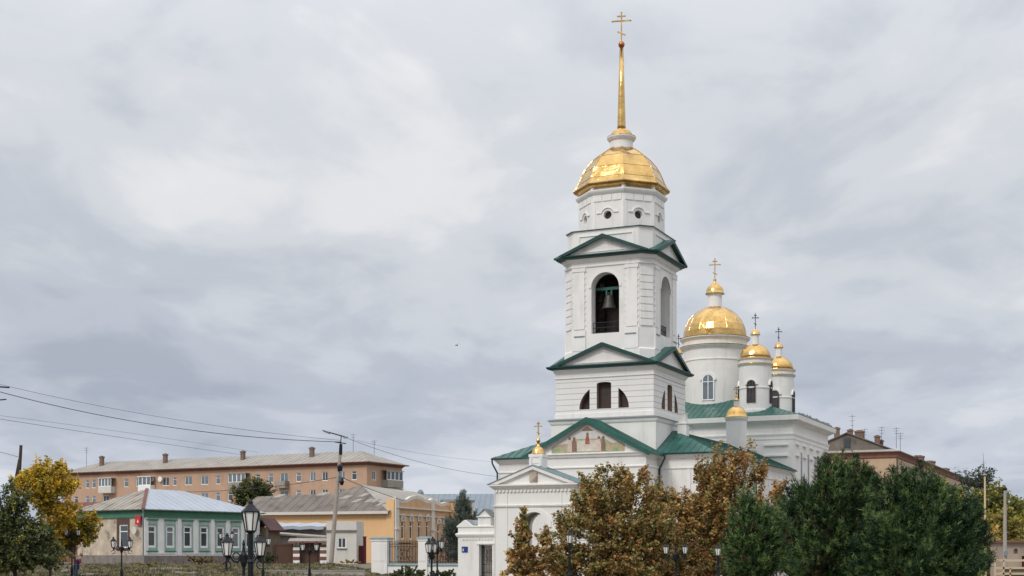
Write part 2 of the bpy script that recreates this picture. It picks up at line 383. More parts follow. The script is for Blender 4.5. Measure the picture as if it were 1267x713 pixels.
def gables(hw, rise, z0, dist, wall, thick=.16, over=.0):
    """green cross-gable roof and white tympana on four sides about the tower axis"""
    roof = MB(); tym = MB(); rim = MB()
    for k in range(4):
        c, s = [(1, 0), (0, 1), (-1, 0), (0, -1)][k]
        T = lambda x, y, z: (TA+x*c-y*s, TB+x*s+y*c, z)
        for sg in (-1, 1):
            roof.slab([T(sg*hw, -dist, z0), T(sg*hw, 0, z0), T(0, 0, z0+rise), T(0, -dist, z0+rise)], thick, 0, ribs=.62)
            # raking fascia
            d = Vector((sg*hw, 0, 0))-Vector((0, 0, rise)); q = math.hypot(hw, rise)
            nx, nz = rise/q*sg, hw/q
            a = [(sg*hw, z0), (0, z0+rise), (0, z0+rise-.34), (sg*(hw-.62), z0-.02)]
            rim.add([T(x, -dist-.02, z) for x, z in a]+[T(x, -dist+.12, z) for x, z in a], [(0, 1, 2, 3), (4, 5, 6, 7), (0, 1, 5, 4), (1, 2, 6, 5), (2, 3, 7, 6), (3, 0, 4, 7)])
        a = [(-hw+.4, z0-.05), (hw-.4, z0-.05), (0, z0+rise-.2)]
        tym.add([T(x, -wall, z) for x, z in a]+[T(x, -wall+.2, z) for x, z in a], [(0, 1, 2), (3, 4, 5), (0, 1, 4, 3), (1, 2, 5, 4), (2, 0, 3, 5)])
        b = [(-hw+1.5, z0+.16), (hw-1.5, z0+.16), (0, z0+rise-.62)]; e = [(-hw+1.85, z0+.22), (hw-1.85, z0+.22), (0, z0+rise-.72)]
        vs = [T(x, -wall-.06, z) for x, z in b]+[T(x, -wall-.06, z) for x, z in e]+[T(x, -wall, z) for x, z in b]+[T(x, -wall, z) for x, z in e]
        tym.add(vs, [(0, 1, 4, 3), (1, 2, 5, 4), (2, 0, 3, 5), (0, 1, 7, 6), (1, 2, 8, 7), (2, 0, 6, 8), (3, 4, 10, 9), (4, 5, 11, 10), (5, 3, 9, 11)])
    return roof, tym, rim
# tier 1: plain base cube of the tower
t1 = block(CH, 'tower_base', 'plaster', TA-4.8, TA+4.8, TB-4.7, TB+4.7, 0, 13.35)
m = MB(); m.mould(rectf(TA-4.8, TA+4.8, TB-4.7, TB+4.7), [(.04, 13.0), (.10, 13.1), (.16, 13.3), (.20, 13.36)]); m.build('cornice', 'trim', t1)
m = MB(); m.mould(rectf(TA-4.8, TA+4.8, TB-4.7, TB+4.7), [(.26, 13.362), (.26, 13.42), (-.3, 13.58)]); m.build('flashing', 'grey_flashing', t1)
# tier 2: rusticated storey with three-part semicircular window
A0, A1, B0, B1 = TA-4.5, TA+4.5, TB-4.4, TB+4.4
def lunette(c):
    z0 = 14.30; r = 2.28; i = 1.32
    def quarter(sg):
        pts = [(c+sg*i, z0), (c+sg*r, z0)] + [(c+sg*r*math.cos(t), z0+r*.93*math.sin(t)) for t in [x*.11 for x in range(1, 9)]]
        pts = [p for p in pts if (p[0]-c)*sg >= i]; pts.append((c+sg*i, z0+r*.93*math.sin(math.acos(i/r)))); return pts
    return [quarter(-1), arch(c-.66, c+.66, z0, z0+2.30, 10, .14), quarter(1)]
t2 = block(CH, 'lunette_storey', ['rusticated', 'reveal'], A0, A1, B0, B1, 13.5, 17.85, front=lunette(TA), right=lunette(TB), reveal=.55)
for pl in lunette(TA): m = MB(); m.panel((0, B0+.56, 0), (1, 0, 0), (0, -1, 0), pl, [], 0); m.build('shade_backing', 'dark_inside', t2)  # dark sheet behind each opening, its colour standing in for interior shade
for pl in lunette(TB): m = MB(); m.panel((A1-.56, 0, 0), (0, 1, 0), (1, 0, 0), pl, [], 0); m.build('shade_backing', 'dark_inside', t2)
m = MB(); f2 = rectf(A0, A1, B0, B1)
m.mould(f2, [(.01, 16.98), (.09, 17.03), (.09, 17.12), (.01, 17.17)]); m.build('string_course', 'trim', t2); m = MB(); m.mould(f2, [(.01, 17.45), (.12, 17.55), (.2, 17.75), (.3, 17.79)])
m.build('cornice', 'trim', t2); m = MB()
m.mould(f2, [(.01, 13.55), (.08, 13.56), (.08, 13.95), (.01, 13.98)]); m.build('base_course', 'trim', t2)
m = MB(); m.mould(f2, [(.34, 17.80), (.56, 17.86), (.66, 17.98), (.66, 18.06), (.30, 18.16)]); m.build('eave', 'green_trim', t2)
roof, tym, rim = gables(4.75, 1.85, 18.10, 5.0, 4.62)
roof.build('gable_roof', 'green_roof', t2); tym.build('pediment', 'plaster', t2); rim.build('raking_eave', 'green_trim', t2)
# tier 3: belfry, chamfered square, four arches
H3, C3 = 4.08, 1.0
f3 = chsq(TA, TB, H3, C3)
bel = MB(); hs = [arch(-1.28, 1.28, 20.86, 26.1, 16)]
Z3 = (18.0, 27.3)
for k in range(4):
    c, s = [(1, 0), (0, 1), (-1, 0), (0, -1)][k]
    ax = (c, s, 0); nr = (s, -c, 0); o = (TA+s*H3, TB-c*H3, 0)
    bel.panel(o, ax, nr, rect(-H3+C3, H3-C3, *Z3), hs, .95)
    # chamfer face
    p = [(H3-C3, -H3), (H3, -H3+C3)]
    q = [(TA+x*c-y*s, TB+x*s+y*c) for x, y in p]
    bel.add([(q[0][0], q[0][1], Z3[0]), (q[1][0], q[1][1], Z3[0]), (q[1][0], q[1][1], Z3[1]), (q[0][0], q[0][1], Z3[1])], [(0, 1, 2, 3)])
t3 = bel.build('belfry', 'plaster', CH, recalc=False)
m = MB(); inner = chsq(TA, TB, H3-.96, .7)
m.mould(inner, [(0, 20.3), (0, 20.8)]); m.build('floor', 'dark_inside', t3)
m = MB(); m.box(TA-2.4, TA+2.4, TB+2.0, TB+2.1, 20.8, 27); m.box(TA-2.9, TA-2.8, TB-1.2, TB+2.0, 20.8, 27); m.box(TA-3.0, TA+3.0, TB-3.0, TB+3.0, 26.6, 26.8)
m.box(TA-.9, TA+.7, TB-1.2, TB-.9, 20.8, 23.4); m.build('inner_shade_panels', 'dark_inside', t3)  # added dark panels paint the shade inside the belfry, plus a low board
tr = MB()
for k in range(4):
    c, s = [(1, 0), (0, 1), (-1, 0), (0, -1)][k]; ax = (c, s, 0); nr = (s, -c, 0); o = (TA+s*H3, TB-c*H3, 0)
    # pilaster strips either side of the arch with bead studs, arch surround
    for sg in (-1, 1):
        u = sg*2.42; tr.plate(o, ax, nr, rect(u-.52, u+.52, 21.3, 26.55), .09)
        tr.plate(o, ax, nr, rect(u-.62, u+.62, 26.3, 26.6), .14)
        tr.plate(o, ax, nr, rect(u-.62, u+.62, 19.4, 21.2), .12)
        fl = MB(); fl.plate(o, ax, nr, rect(sg*2.35-.5, sg*2.35+.5, 20.62, 20.72), .17); fl.build('ledge', 'grey_flashing', t3)
        for z in [21.6+.52*i for i in range(10)]:
            for du in (-.55, .55): tr.plate(o, ax, nr, rect(sg*2.42+du-.08, sg*2.42+du+.08, z, z+.16), .06)
    outer = arch(-1.5, 1.5, 20.9, 26.32, 16); 
    V0 = outer[2:]; V1 = arch(-1.29, 1.29, 20.9, 26.11, 16)[2:]
    oo = Vector(o); A_ = Vector(ax); N_ = Vector(nr)
    pt = lambda p, d: oo+A_*p[0]+Vector((0, 0, p[1]))+N_*d
    n = len(V0)
    tr.add([pt(p, .07) for p in V0]+[pt(p, .07) for p in V1]+[pt(p, 0) for p in V0], [(i, i+1, n+i+1, n+i) for i in range(n-1)]+[(i, i+1, 2*n+i+1, 2*n+i) for i in range(n-1)])
    # chamfer courses
    p = [(H3-C3, -H3), (H3, -H3+C3)]; q = [Vector((TA+x*c-y*s, TB+x*s+y*c, 0)) for x, y in p]
    e = (q[1]-q[0]).normalized(); nn = Vector((e.y, -e.x, 0)); w = (q[1]-q[0]).length
    for z in [21.35+.62*i for i in range(8)]: tr.plate(q[0], e, nn, rect(.12, w-.12, z, z+.53), .08)
tr.mould(f3, [(.01, 26.62), (.10, 26.68), (.10, 26.80), (.02, 26.84)]); tr.mould(f3, [(.02, 27.05), (.16, 27.15), (.24, 27.35), (.34, 27.38)])
tr.mould(f3, [(.10, 18.2), (.10, 19.35), (.01, 19.45)])
tr.build('trim', 'trim', t3, recalc=False)
m = MB(); m.mould(f3, [(.38, 27.39), (.60, 27.46), (.72, 27.58), (.72, 27.66), (.2, 27.76)]); m.build('eave', 'green_trim', t3)
roof, tym, rim = gables(4.05, 1.62, 27.70, 4.85, 4.42)
roof.build('gable_roof', 'green_roof', t3); tym.build('pediment', 'plaster', t3); rim.build('raking_eave', 'green_trim', t3)
# railings, beam and bells
for k in range(2):
    c, s = [(1, 0), (0, 1)][k]; m = MB(); P = lambda u, d, z: (TA+s*(H3-d)+c*u, TB-c*(H3-d)+s*u, z)
    for z in (21.85, 21.4, 20.98): m.tube(P(-1.27, .35, z), P(1.27, .35, z), .03, .03, 5)
    for i in range(13): m.tube(P(-1.2+.2*i, .35, 20.87), P(-1.2+.2*i, .35, 21.85), .022, .022, 4)
    m.build('railing', 'black_iron', t3)
m = MB(); m.box(TA-1.7, TA+1.7, TB-3.1, TB-2.85, 24.75, 25.0); m.box(TA-.35, TA-.2, TB-3.05, TB-2.9, 24.2, 25.0); m.box(TA+.1, TA+.25, TB-3.05, TB-2.9, 24.2, 25.0)
m.build('bell_beam', 'green_roof', t3)
def bell(x, y, zt, r, h):
    m = MB(); m.lathe([(.03, zt), (.12*r/.62, zt), (.3*r/.62, zt-.06*h), (.36*r/.62, zt-.16*h), (.40*r/.62, zt-.45*h), (.48*r/.62, zt-.70*h), (r, zt-.95*h), (r, zt-h), (r*.85, zt-h+.02)], x, y, 20)
    m.tube((x, y, zt-.5*h), (x, y, zt-1.05*h), .03, .06); m.tube((x, y, zt), (x, y, zt+.2), .08, .08)
    m.build('bell', 'bronze', t3, smooth=True)
bell(TA-.05, TB-2.98, 24.35, .64, 1.25); bell(TA+1.0, TB-1.9, 24.6, .35, .7); bell(TA-1.3, TB-1.8, 24.6, .3, .6); bell(TA+2.95, TB-.3, 25.2, .32, .6)
# tier 4: attic + octagonal drum
fa = chsq(TA, TB, 3.95, .95); m = MB(); m.mould(fa, [(0, 27.7), (0, 29.75), (.06, 29.8), (.06, 29.84)]); t4 = m.build('attic', 'plaster', CH)
m = MB(); m.mould(fa, [(.12, 29.85), (.12, 29.92), (-.6, 30.05)]); m.build('coping', 'green_trim', t4)
m = MB()
for k in range(4):
    c, s = [(1, 0), (0, 1), (-1, 0), (0, -1)][k]; o = (TA+s*3.95, TB-c*3.95, 0)
    m.plate(o, (c, s, 0), (s, -c, 0), rect(-2.4, 2.4, 29.35, 29.45), .08)
    for sg in (-1, 1): m.plate(o, (c, s, 0), (s, -c, 0), rect(sg*2.5-.09, sg*2.5+.09, 27.8, 29.5), .06)
m.build('trim', 'trim', t4)
fo = octf(TA, TB, 3.8); ov = fo(0); dr = MB(); dt = MB(); dks = []
for i in range(8):
    p, q = Vector((*ov[i], 0)), Vector((*ov[(i+1) % 8], 0)); e = (q-p).normalized(); w = (q-p).length; nn = Vector((e.y, -e.x, 0))
    if nn.dot(p-Vector((TA, TB, 0))) < 0: nn = -nn
    dr.panel(p, e, nn, rect(0, w, 29.9, 33.2), [disc(w/2, 31.2, .37)], .4)
    dk = MB(); dks.append(dk); dk.panel(p-nn*.41, e, nn, disc(w/2, 31.2, .37), [], 0)
    n = 9; ang = [math.pi*.08+math.pi*.84*j/n for j in range(n+1)]
    a = [(w/2+.68*math.cos(t), 31.2+.68*math.sin(t)) for t in ang]; b = [(w/2+.58*math.cos(t), 31.2+.58*math.sin(t)) for t in ang]
    pt = lambda u, z, d: p+e*u+Vector((0, 0, z))+nn*d
    dt.add([pt(*x, .09) for x in a]+[pt(*x, .09) for x in b]+[pt(*x, 0) for x in a]+[pt(*x, 0) for x in b],
           [(j, j+1, n+1+j+1, n+1+j) for j in range(n)]+[(j, j+1, 2*(n+1)+j+1, 2*(n+1)+j) for j in range(n)]+[(n+1+j, n+2+j, 3*(n+1)+j+1, 3*(n+1)+j) for j in range(n)])
    for sg in (-1, 1): dt.plate(p, e, nn, rect(w/2+sg*.85-.16, w/2+sg*.85+.16, 31.36, 31.45), .09)
    for j in range(3): dt.plate(p, e, nn, rect(.12+j*(w-.2)/3, .02+(j+1)*(w-.2)/3, 32.42, 32.95), .07)
    dt.plate(p, e, nn, rect(-.02, .34, 29.95, 32.35), .03); dt.plate(p, e, nn, rect(w-.34, w+.02, 29.95, 32.35), .03)
t5 = dr.build('drum', 'plaster', CH, recalc=False); [k_.build('round_window', 'dark_inside', t5) for k_ in dks]
dt.mould(fo, [(.02, 32.98), (.12, 33.06), (.24, 33.2), (.30, 33.32), (.30, 33.40), (-.1, 33.44)])
dt.mould(octf(TA, TB, 3.65), [(0, 33.4), (0, 33.62), (.25, 33.75)])
for i in range(8):
    a = 2*math.pi*i/8+math.pi/8; m = MB()
    x, y = TA+3.72*math.cos(a), TB+3.72*math.sin(a); dt.lathe([(.2, 33.4), (.2, 33.8)], x, y, 6)
dt.build('trim', 'trim', t5, recalc=False)
m = MB(); m.mould(octf(TA, TB, 3.8), [(-.1, 33.60), (.38, 33.78), (.52, 33.95), (.52, 34.02), (.2, 34.06)])
eo = m.build('dome_eave', 'gold', t5)
prof = [(4.28, 34.03), (4.05, 34.25), (3.86, 34.6), (3.70, 35.0), (3.44, 35.6), (3.06, 36.2), (2.58, 36.75), (2.02, 37.2), (1.5, 37.55), (1.0, 37.8)]
m = MB(); m.lathe(prof, TA, TB, 8, 0, math.pi/8)
for i in range(8):
    a = math.pi/8+2*math.pi*i/8
    m.path([(TA+r*math.cos(a), TB+r*math.sin(a), z+.02) for r, z in prof], .035, 4)
for k in (2, 4, 6): m.path([(TA+(prof[k][0]+.01)*math.cos(math.pi/8+2*math.pi*i/8), TB+(prof[k][0]+.01)*math.sin(math.pi/8+2*math.pi*i/8), prof[k][1]) for i in range(9)], .018, 4)
dome = m.build('dome', 'gold', CH)
m = MB(); m.lathe([(1.02, 37.6), (1.02, 38.45), (1.14, 38.5), (1.28, 38.68), (1.30, 38.8), (.9, 38.9)], TA, TB, 28); m.build('lantern', 'trim', dome, smooth=False)
m = MB(); m.lathe([(1.30, 38.805), (1.31, 38.84), (1.0, 38.95), (.98, 39.0), (.9, 39.22), (.7, 39.42), (.45, 39.56), (.36, 39.62)], TA, TB, 28); m.build('lantern_cap', 'gold', dome, smooth=True)
m = MB(); m.lathe([(.40, 39.5), (.37, 39.9), (.27, 43.2), (.17, 46.8)], TA, TB, 20); m.lathe([(.02, 46.78), (.22, 46.9), (.30, 47.12), (.22, 47.32), (.05, 47.44)], TA, TB, 16, 1)
sp = m.build('spire', ['gold', 'copper'], CH, smooth=True)
cross(sp, TA, TB, 47.4, 50.0, 1.62, rz=R(14), r=.055)
# front porch with painted pediment
PB0 = -3.5; pc = -4.69; PL, PR = -9.9, .5
po = block(CH, 'porch', 'plaster', PL, PR, PB0, 0, 0, 10.2)
m = MB(); fp = rectf(PL, PR, PB0, -.3); m.mould(fp, [(.02, 9.85), (.12, 9.9), (.2, 10.08), (.3, 10.15), (.3, 10.2)]); m.mould(fp, [(.02, 8.95), (.1, 9.0), (.1, 9.1), (.02, 9.15)])
m.add([(PL, PB0-.02, 10.18), (PR, PB0-.02, 10.18), (pc, PB0-.02, 13.0), (PL, PB0+.3, 10.18), (PR, PB0+.3, 10.18), (pc, PB0+.3, 13.0)], [(0, 1, 2), (3, 4, 5), (0, 1, 4, 3), (1, 2, 5, 4), (2, 0, 3, 5)])
m.build('gable', 'trim', po)
a = lambda px: F.a(px, PB0-.06)
Zp = lambda py: F.z(py, pc, PB0)
pol = [(a(682.5), Zp(559.5)), (a(772.5), Zp(559.5)), (a(772.5), Zp(551.5)), (a(729), Zp(525)), (a(724), Zp(525)), (a(682.5), Zp(553))]
m = MB(); m.plate((0, PB0-.03, 0), (1, 0, 0), (0, -1, 0), pol, .03); mu = m.build('mural', 'mural', po)
pm('pale_paint', (.62, .56, .48), .7, .2, 3); pm('sky_paint', (.62, .60, .58), .7, .08, 3); pm('figure_paint', (.24, .15, .10), .7, .5, 9, col2=(.10, .12, .08))
m = MB()
m.plate((0, PB0-.062, 0), (1, 0, 0), (0, -1, 0), [(a(684), Zp(552.8)), (a(692), Zp(549.5)), (a(704), Zp(548)), (a(709), Zp(543)), (a(746), Zp(543)), (a(753), Zp(546.5)), (a(758), Zp(549.5)), (a(765), Zp(548.3)), (a(771.5), Zp(552)), (a(729), Zp(525.8)), (a(725), Zp(525.8))], .004, 0)
m.plate((0, PB0-.068, 0), (1, 0, 0), (0, -1, 0), rect(a(714), a(740), Zp(558.5), Zp(545)), .004, 1)
for q_, u in enumerate((705, 710.5, 727, 741, 746.5)):
    h = 541 if u != 727 else 536
    m.plate((0, PB0-.074, 0), (1, 0, 0), (0, -1, 0), [(a(u-3.0), Zp(558.8 if u != 727 else 550)), (a(u+2.8), Zp(558.8 if u != 727 else 550)), (a(u+2.9), Zp(550)), (a(u+1.7), Zp(h+4.5)), (a(u+1.0), Zp(h)), (a(u-.9), Zp(h-.4)), (a(u-1.7), Zp(h+4)), (a(u-2.6), Zp(h+8))], .004+.004*(q_ % 2), (3, 2, 4, 3, 2)[q_])
    m.plate((0, PB0-.084, 0), (1, 0, 0), (0, -1, 0), disc(a(u), Zp(h+1.2), .13, 8), .004, 2)
m.plate((0, PB0-.074, 0), (1, 0, 0), (0, -1, 0), [(a(719), Zp(533.5)), (a(735), Zp(533.5)), (a(730), Zp(530)), (a(727), Zp(528)), (a(723), Zp(530.5))], .004, 2)
pm('robe_pale', (.62, .50, .44), .7, .2, 6); pm('robe_red', (.34, .12, .09), .7, .3, 6)
m.build('painted_scene', ['sky_paint', 'pale_paint', 'figure_paint', 'robe_pale', 'robe_red'], mu)
m = MB(); hw = 5.85; rs = 3.12
for sg in (-1, 1):
    z0 = 10.10
    m.slab([(pc+sg*hw, PB0-.45, z0), (pc+sg*hw, .2, z0), (pc, .2, z0+rs), (pc, PB0-.45, z0+rs)], .16, 0, ribs=.6)
    m.add([(pc+sg*hw, PB0-.47, z0), (pc, PB0-.47, z0+rs), (pc, PB0-.47, z0+rs-.42), (pc+sg*(hw-.3), PB0-.47, z0-.25)], [(0, 1, 2, 3)])
m.build('porch_roof', ['green_roof'], po)
# refectory (low wide body) with clipped hip roof
RA0, RA1, RB0, RB1 = -14.4, 5.1, -.3, 28.2
rf = block(CH, 'refectory', 'plaster', RA0, RA1, RB0, RB1, 0, 10.25)
m = MB(); fr = rectf(RA0, RA1, RB0, RB1); m.mould(fr, [(.02, 8.9), (.09, 8.94), (.09, 9.04), (.02, 9.08)]); m.build('string_course', 'trim', rf); m = MB(); m.mould(fr, [(.02, 9.75), (.1, 9.8), (.2, 9.95), (.34, 10.1), (.34, 10.25)])
m.build('cornice', 'trim', rf)
for x in (1.6, 3.3, 5.0, RA0+2.2): m = MB(); m.box(x-.28, x+.02, RB0-.09, RB0-.001, 0, 8.85); m.build('pilaster', 'trim', rf)
m = MB(); o_ = .5; i_ = 4.6; z0, z1 = 10.27, 12.55
E = [(RA0-o_, RB0-o_), (RA1+o_, RB0-o_), (RA1+o_, RB1), (RA0-o_, RB1)]; I = [(RA0+i_, RB0+i_), (RA1-i_, RB0+i_), (RA1-i_, RB1), (RA0+i_, RB1)]
for k in (0, 1, 3):
    j = (k+1) % 4; m.slab([(*E[k], z0), (*E[j], z0), (*I[j], z1), (*I[k], z1)], .10, 0, ribs=.62)
m.slab([(*I[0], z1), (*I[1], z1), (*I[2], z1+.1), (*I[3], z1+.1)], .1)
m.build('roof', 'green_roof', rf)
m = MB(); m.path([(*E[0], z0-.08), (*E[1], z0-.08), (*E[2], z0-.08)], .08, 6); m.path([(*E[0], z0-.08), (*E[3], z0-.08)], .08, 6)
m.build('gutter', 'green_trim', rf)
for (x, y, x2, y2) in ((E[0][0]+.05, E[0][1]+.05, RA0-.1, RB0-.12), (E[1][0]-4.4, E[1][1], PR+.12, RB0-.12), (E[1][0], E[1][1]+14, RA1+.12, RB0+14)):
    m = MB(); m.path([(x, y, z0-.1), (x, y, z0-.45), (x2, y2, z0-1.3), (x2, y2, .3)], .075, 6); m.build('downpipe', 'green_trim', rf)
m = MB(); m.mould(rectf(.9, 1.7, 3.6, 4.4), [(0, 12), (0, 13.0), (.08, 13.05), (.08, 13.15), (-.1, 13.2)]); m.mould(rectf(1.0, 1.6, 3.7, 4.3), [(0, 13.2), (0, 13.9), (.06, 13.95), (.06, 14.0)]); m.build('chimney', 'plaster', rf)
# small turret on the refectory roof
tx, ty = 1.0, 22.2
tu = MB(); tu.lathe([(1.0, 11.5), (1.0, 14.9), (1.08, 15.0), (1.15, 15.15), (1.15, 15.25)], tx, ty, 28); tu = tu.build('turret', 'plaster', CH, smooth=False)
m = MB(); m.lathe([(1.18, 15.24), (1.16, 15.3), (1.05, 15.42), (.98, 15.7), (.78, 16.05), (.5, 16.28), (.30, 16.36)], tx, ty, 24); m.lathe([(.3, 16.9), (.3, 17.0), (.12, 17.15), (.1, 17.3), (.14, 17.4), (.05, 17.5)], tx, ty, 12); m.build('dome', 'gold', tu, smooth=True)
m = MB(); m.lathe([(.26, 16.3), (.26, 16.9)], tx, ty, 16); m.build('neck', 'plaster', tu)
cross(tu, tx, ty, 17.45, 18.35, .5, r=.035)
# nave
NA0, NA1, NB0, NB1 = -14.5, 5.2, 28.2, 45.1
pw = [F.b(px, NA1) for px in (990.5, 1004, 1017)]
nv = block(CH, 'nave', 'plaster', NA0, NA1, NB0, NB1, 0, 15.4)
m = MB(); fn = rectf(NA0, NA1, NB0, NB1); m.mould(fn, [(.03, 15.0), (.12, 15.1), (.45, 15.3), (.72, 15.38), (.78, 15.86), (.6, 15.9)])
m.build('cornice', 'trim', nv); m = MB(); m.mould(fn, [(.02, 13.45), (.06, 13.5), (.06, 13.75), (.08, 13.8), (.16, 13.98), (.16, 14.06), (.02, 14.1)]); m.build('string_course', 'trim', nv)
for u0, u1 in ((2.2, 4.7), (-6, -3.4)):
    for z in (13.0, 11.9): m = MB(); m.box(u0, u1, NB0-.22, NB0-.001, z-.16, z); m.build('ledge', 'trim', nv)
for b in (30.2, 33.4, 36.6, 39.8, 43.0):
    for z in (13.1, 11.95): m = MB(); m.box(NA1+.001, NA1+.2, b-.75, b+.75, z-.14, z); m.build('ledge', 'trim', nv)
for b in (31.8, 35.0, 38.2, 41.4):
    wm = MB(); wm.box(NA1+.001, NA1+.07, b-.34, b+.34, 8.5, 12.4); wf = wm.build('window', 'trim', nv)
    wm = MB(); wm.box(NA1+.072, NA1+.10, b-.24, b+.24, 8.5, 12.3); wm.build('pane', 'glass', wf)
m = MB(); z0, z1 = 15.92, 18.25; i_ = 6.2; o_ = .7
E = [(NA0-o_, NB0-o_), (NA1+o_, NB0-o_), (NA1+o_, NB1+o_), (NA0-o_, NB1+o_)]; I = [(NA0+i_, NB0+i_-1.5), (NA1-i_, NB0+i_-1.5), (NA1-i_, NB1-i_), (NA0+i_, NB1-i_)]
for k in range(4):
    j = (k+1) % 4; m.slab([(*E[k], z0), (*E[j], z0), (*I[j], z1), (*I[k], z1)], .1, 0, ribs=.6)
m.slab([(*p, z1) for p in I], .1); m.build('roof', 'green_roof', nv)
m = MB(); m.box(NA1+.57, NA1+.64, NB0-.3, NB0+16.5, 15.9, 16.0)
for i in range(26):
    b = NB0+i*.62+random.uniform(-.1, .1); m.box(NA1+.55, NA1+.66, b, b+.3, 15.9, 16.1+random.random()*.18)
m.build('snow_guard', 'grey_flashing', nv)
def drum(cx, cy, R_, z0, zg, zc, dR, dtop, lr, l1, hr, htop, c0, c1, ch, name, wz, ww, ribs, zl):
    """round drum > cornice, dome, lantern, windows, cross"""
    m = MB(); m.lathe([(R_, z0), (R_, zg-.2)], cx, cy, 48); m.lathe([(R_+.1*R_/3.5, zg), (R_+.1*R_/3.5, zc-.2)], cx, cy, 48); d = m.build(name, 'plaster', CH, smooth=False)
    k = R_/3.4
    m = MB(); m.lathe([(R_, zg-.45*k), (R_+.12*k, zg-.3*k), (R_+.36*k, zg-.08*k), (R_+.4*k, zg)], cx, cy, 48); m.lathe([(R_+.1*k, zc-.4*k), (R_+.2*k, zc-.3*k), (R_+.42*k, zc-.1*k), (R_+.42*k, zc)], cx, cy, 48)
    m.build('cornice', 'trim', d); m = MB()
    m.lathe([(R_, zl-.1), (R_+.07, zl-.06), (R_+.07, zl+.05), (R_, zl+.08)], cx, cy, 48); m.build('string_course', 'trim', d); m = MB()
    m.lathe([(R_, z0+.1), (R_+.12, z0+.12), (R_+.12, z0+.8), (R_, z0+.85)], cx, cy, 48); m.build('base_course', 'trim', d)
    m = MB(); m.lathe([(R_+.42*k, zg+.004), (R_+.46*k, zg+.05), (R_+.1, zg+.12)], cx, cy, 48); m.lathe([(R_+.44*k, zc+.004), (R_+.47*k, zc+.05), (dR, zc+.1)], cx, cy, 48)
    n = 7; h = dtop-zc-.08
    prof = [(dR*math.cos(t), zc+.08+h*1.06*math.sin(t)) for t in [math.pi/2*.9*i/n for i in range(n+1)]]
    m.lathe(prof, cx, cy, ribs*2 if ribs > 10 else 28)
    for i in range(ribs):
        a = 2*math.pi*i/ribs; m.path([(cx+r*math.cos(a), cy+r*math.sin(a), z-.005) for r, z in prof], .02*max(k, .5), 4)
    m.build('dome', 'gold', d, smooth=(ribs < 10))
    m = MB(); m.lathe([(lr, dtop-.35*k), (lr, l1), (lr*1.15, l1+.02)], cx, cy, 20); m.build('lantern', 'trim', d)
    hh = htop-l1
    m = MB(); m.lathe([(hr*1.06, l1+.02), (hr*1.04, l1+.07), (hr*.96, l1+.12), (hr*.93, l1+hh*.25), (hr*.78, l1+hh*.45), (hr*.45, l1+hh*.62), (hr*.20, l1+hh*.74), (hr*.13, l1+hh*.9), (hr*.2, l1+hh*.95), (hr*.05, htop+.02)], cx, cy, 20)
    m.build('finial', 'gold', d, smooth=True)
    cross(d, cx, cy, c0, c1, ch, rz=R(14), r=.05 if R_ > 2 else .04, mat='gold' if R_ > 2 else 'bronze')
    return d
MX, MY = -5.0, 35.2
def wins(d, cx, cy, R_, z0, h, w, fm, angs, nv, nh):
    for g in angs:
        x, y = cx+(R_-.06)*math.sin(g), cy-(R_-.06)*math.cos(g)
        window(d, x+.0*math.sin(g), y, z0, w, h, g, 'arch', fm, 'glass_light' if fm == 'white_frame' else 'glass', nv, nh, .12 if w > 1.2 else .09, deep=-.12)
        s = MB(); ou = arch(-w/2-.2, w/2+.2, -.05, h+.2, 12)[2:]; inn = arch(-w/2, w/2, 0, h, 12)[2:]
        n = len(ou); pts = [(p[0], -.13, p[1]) for p in ou]+[(p[0], -.13, p[1]) for p in inn]+[(p[0], .1, p[1]) for p in ou]+[(p[0], .1, p[1]) for p in inn]
        s.add(pts, [(i, i+1, n+i+1, n+i) for i in range(n-1)]+[(i, i+1, 2*n+i+1, 2*n+i) for i in range(n-1)]+[(n+i, n+i+1, 3*n+i+1, 3*n+i) for i in range(n-1)])
        so = s.build('surround', 'trim', d, loc=(x, y, z0), recalc=False); so.rotation_euler = (0, 0, g)
d = drum(MX, MY, 3.36, 16.0, 24.2, 25.15, 3.45, 28.6, .76, 30.1, 1.0, 31.8, 31.75, 34.0, 1.12, 'main_drum', 0, 0, 14, 22.7)
wins(d, MX, MY, 3.36, 18.2, 2.85, 1.35, 'white_frame', [R(x) for x in (4, 94, 184, 274)], 1, 1)
for i, (x, y) in enumerate(((.75, 30.4), (.75, 40.4), (-10.8, 30.4), (-10.8, 40.4))):
    d = drum(x, y, 1.66, 15.9, 21.45, 22.05, 1.62, 23.6, .38, 24.6, .5, 25.4, 25.35, 26.85, .62, 'corner_drum', 0, 0, 0, 19.0)
    wins(d, x, y, 1.66, 17.4, 2.35, .95, 'brown_frame', [0, R(90), R(180), R(270)], 2, 2)
# ------------------------------------------------------------------ gatehouse, wicket block, fence
GB = -15.0
G = F.root('gatehouse', 'white gatehouse with green-edged pediment and a tiny gold cupola in front of church', 'gatehouse', a=TA, b=GB)
class Loc:      # coordinates along the fence line, in gatehouse axes
    a = staticmethod(lambda px, b=0: F.a(px, GB+b)-TA)
    z = staticmethod(lambda py, a=0, b=0: F.z(py, a+TA, GB+b))
hw = 3.35
g = block(G, 'wall', 'plaster', -hw, hw, 0, 2.2, 0, 7.0, front=[arch(-1.15, 1.15, 0, 4.95, 16)], back=[arch(-1.15, 1.15, 0, 4.95, 16)], reveal=.5)
m = MB(); fg = rectf(-hw, hw, 0, 2.2)
m.mould(fg, [(.02, 5.32), (.1, 5.38), (.14, 5.5), (.02, 5.54)])
m.mould(fg, [(.02, 6.72), (.1, 6.76), (.3, 6.95), (.36, 7.0), (.36, 7.1), (.2, 7.12)])
for i in range(22): m.box(-hw+.1+i*.305, -hw+.27+i*.305, -.12, -.001, 6.52, 6.68)
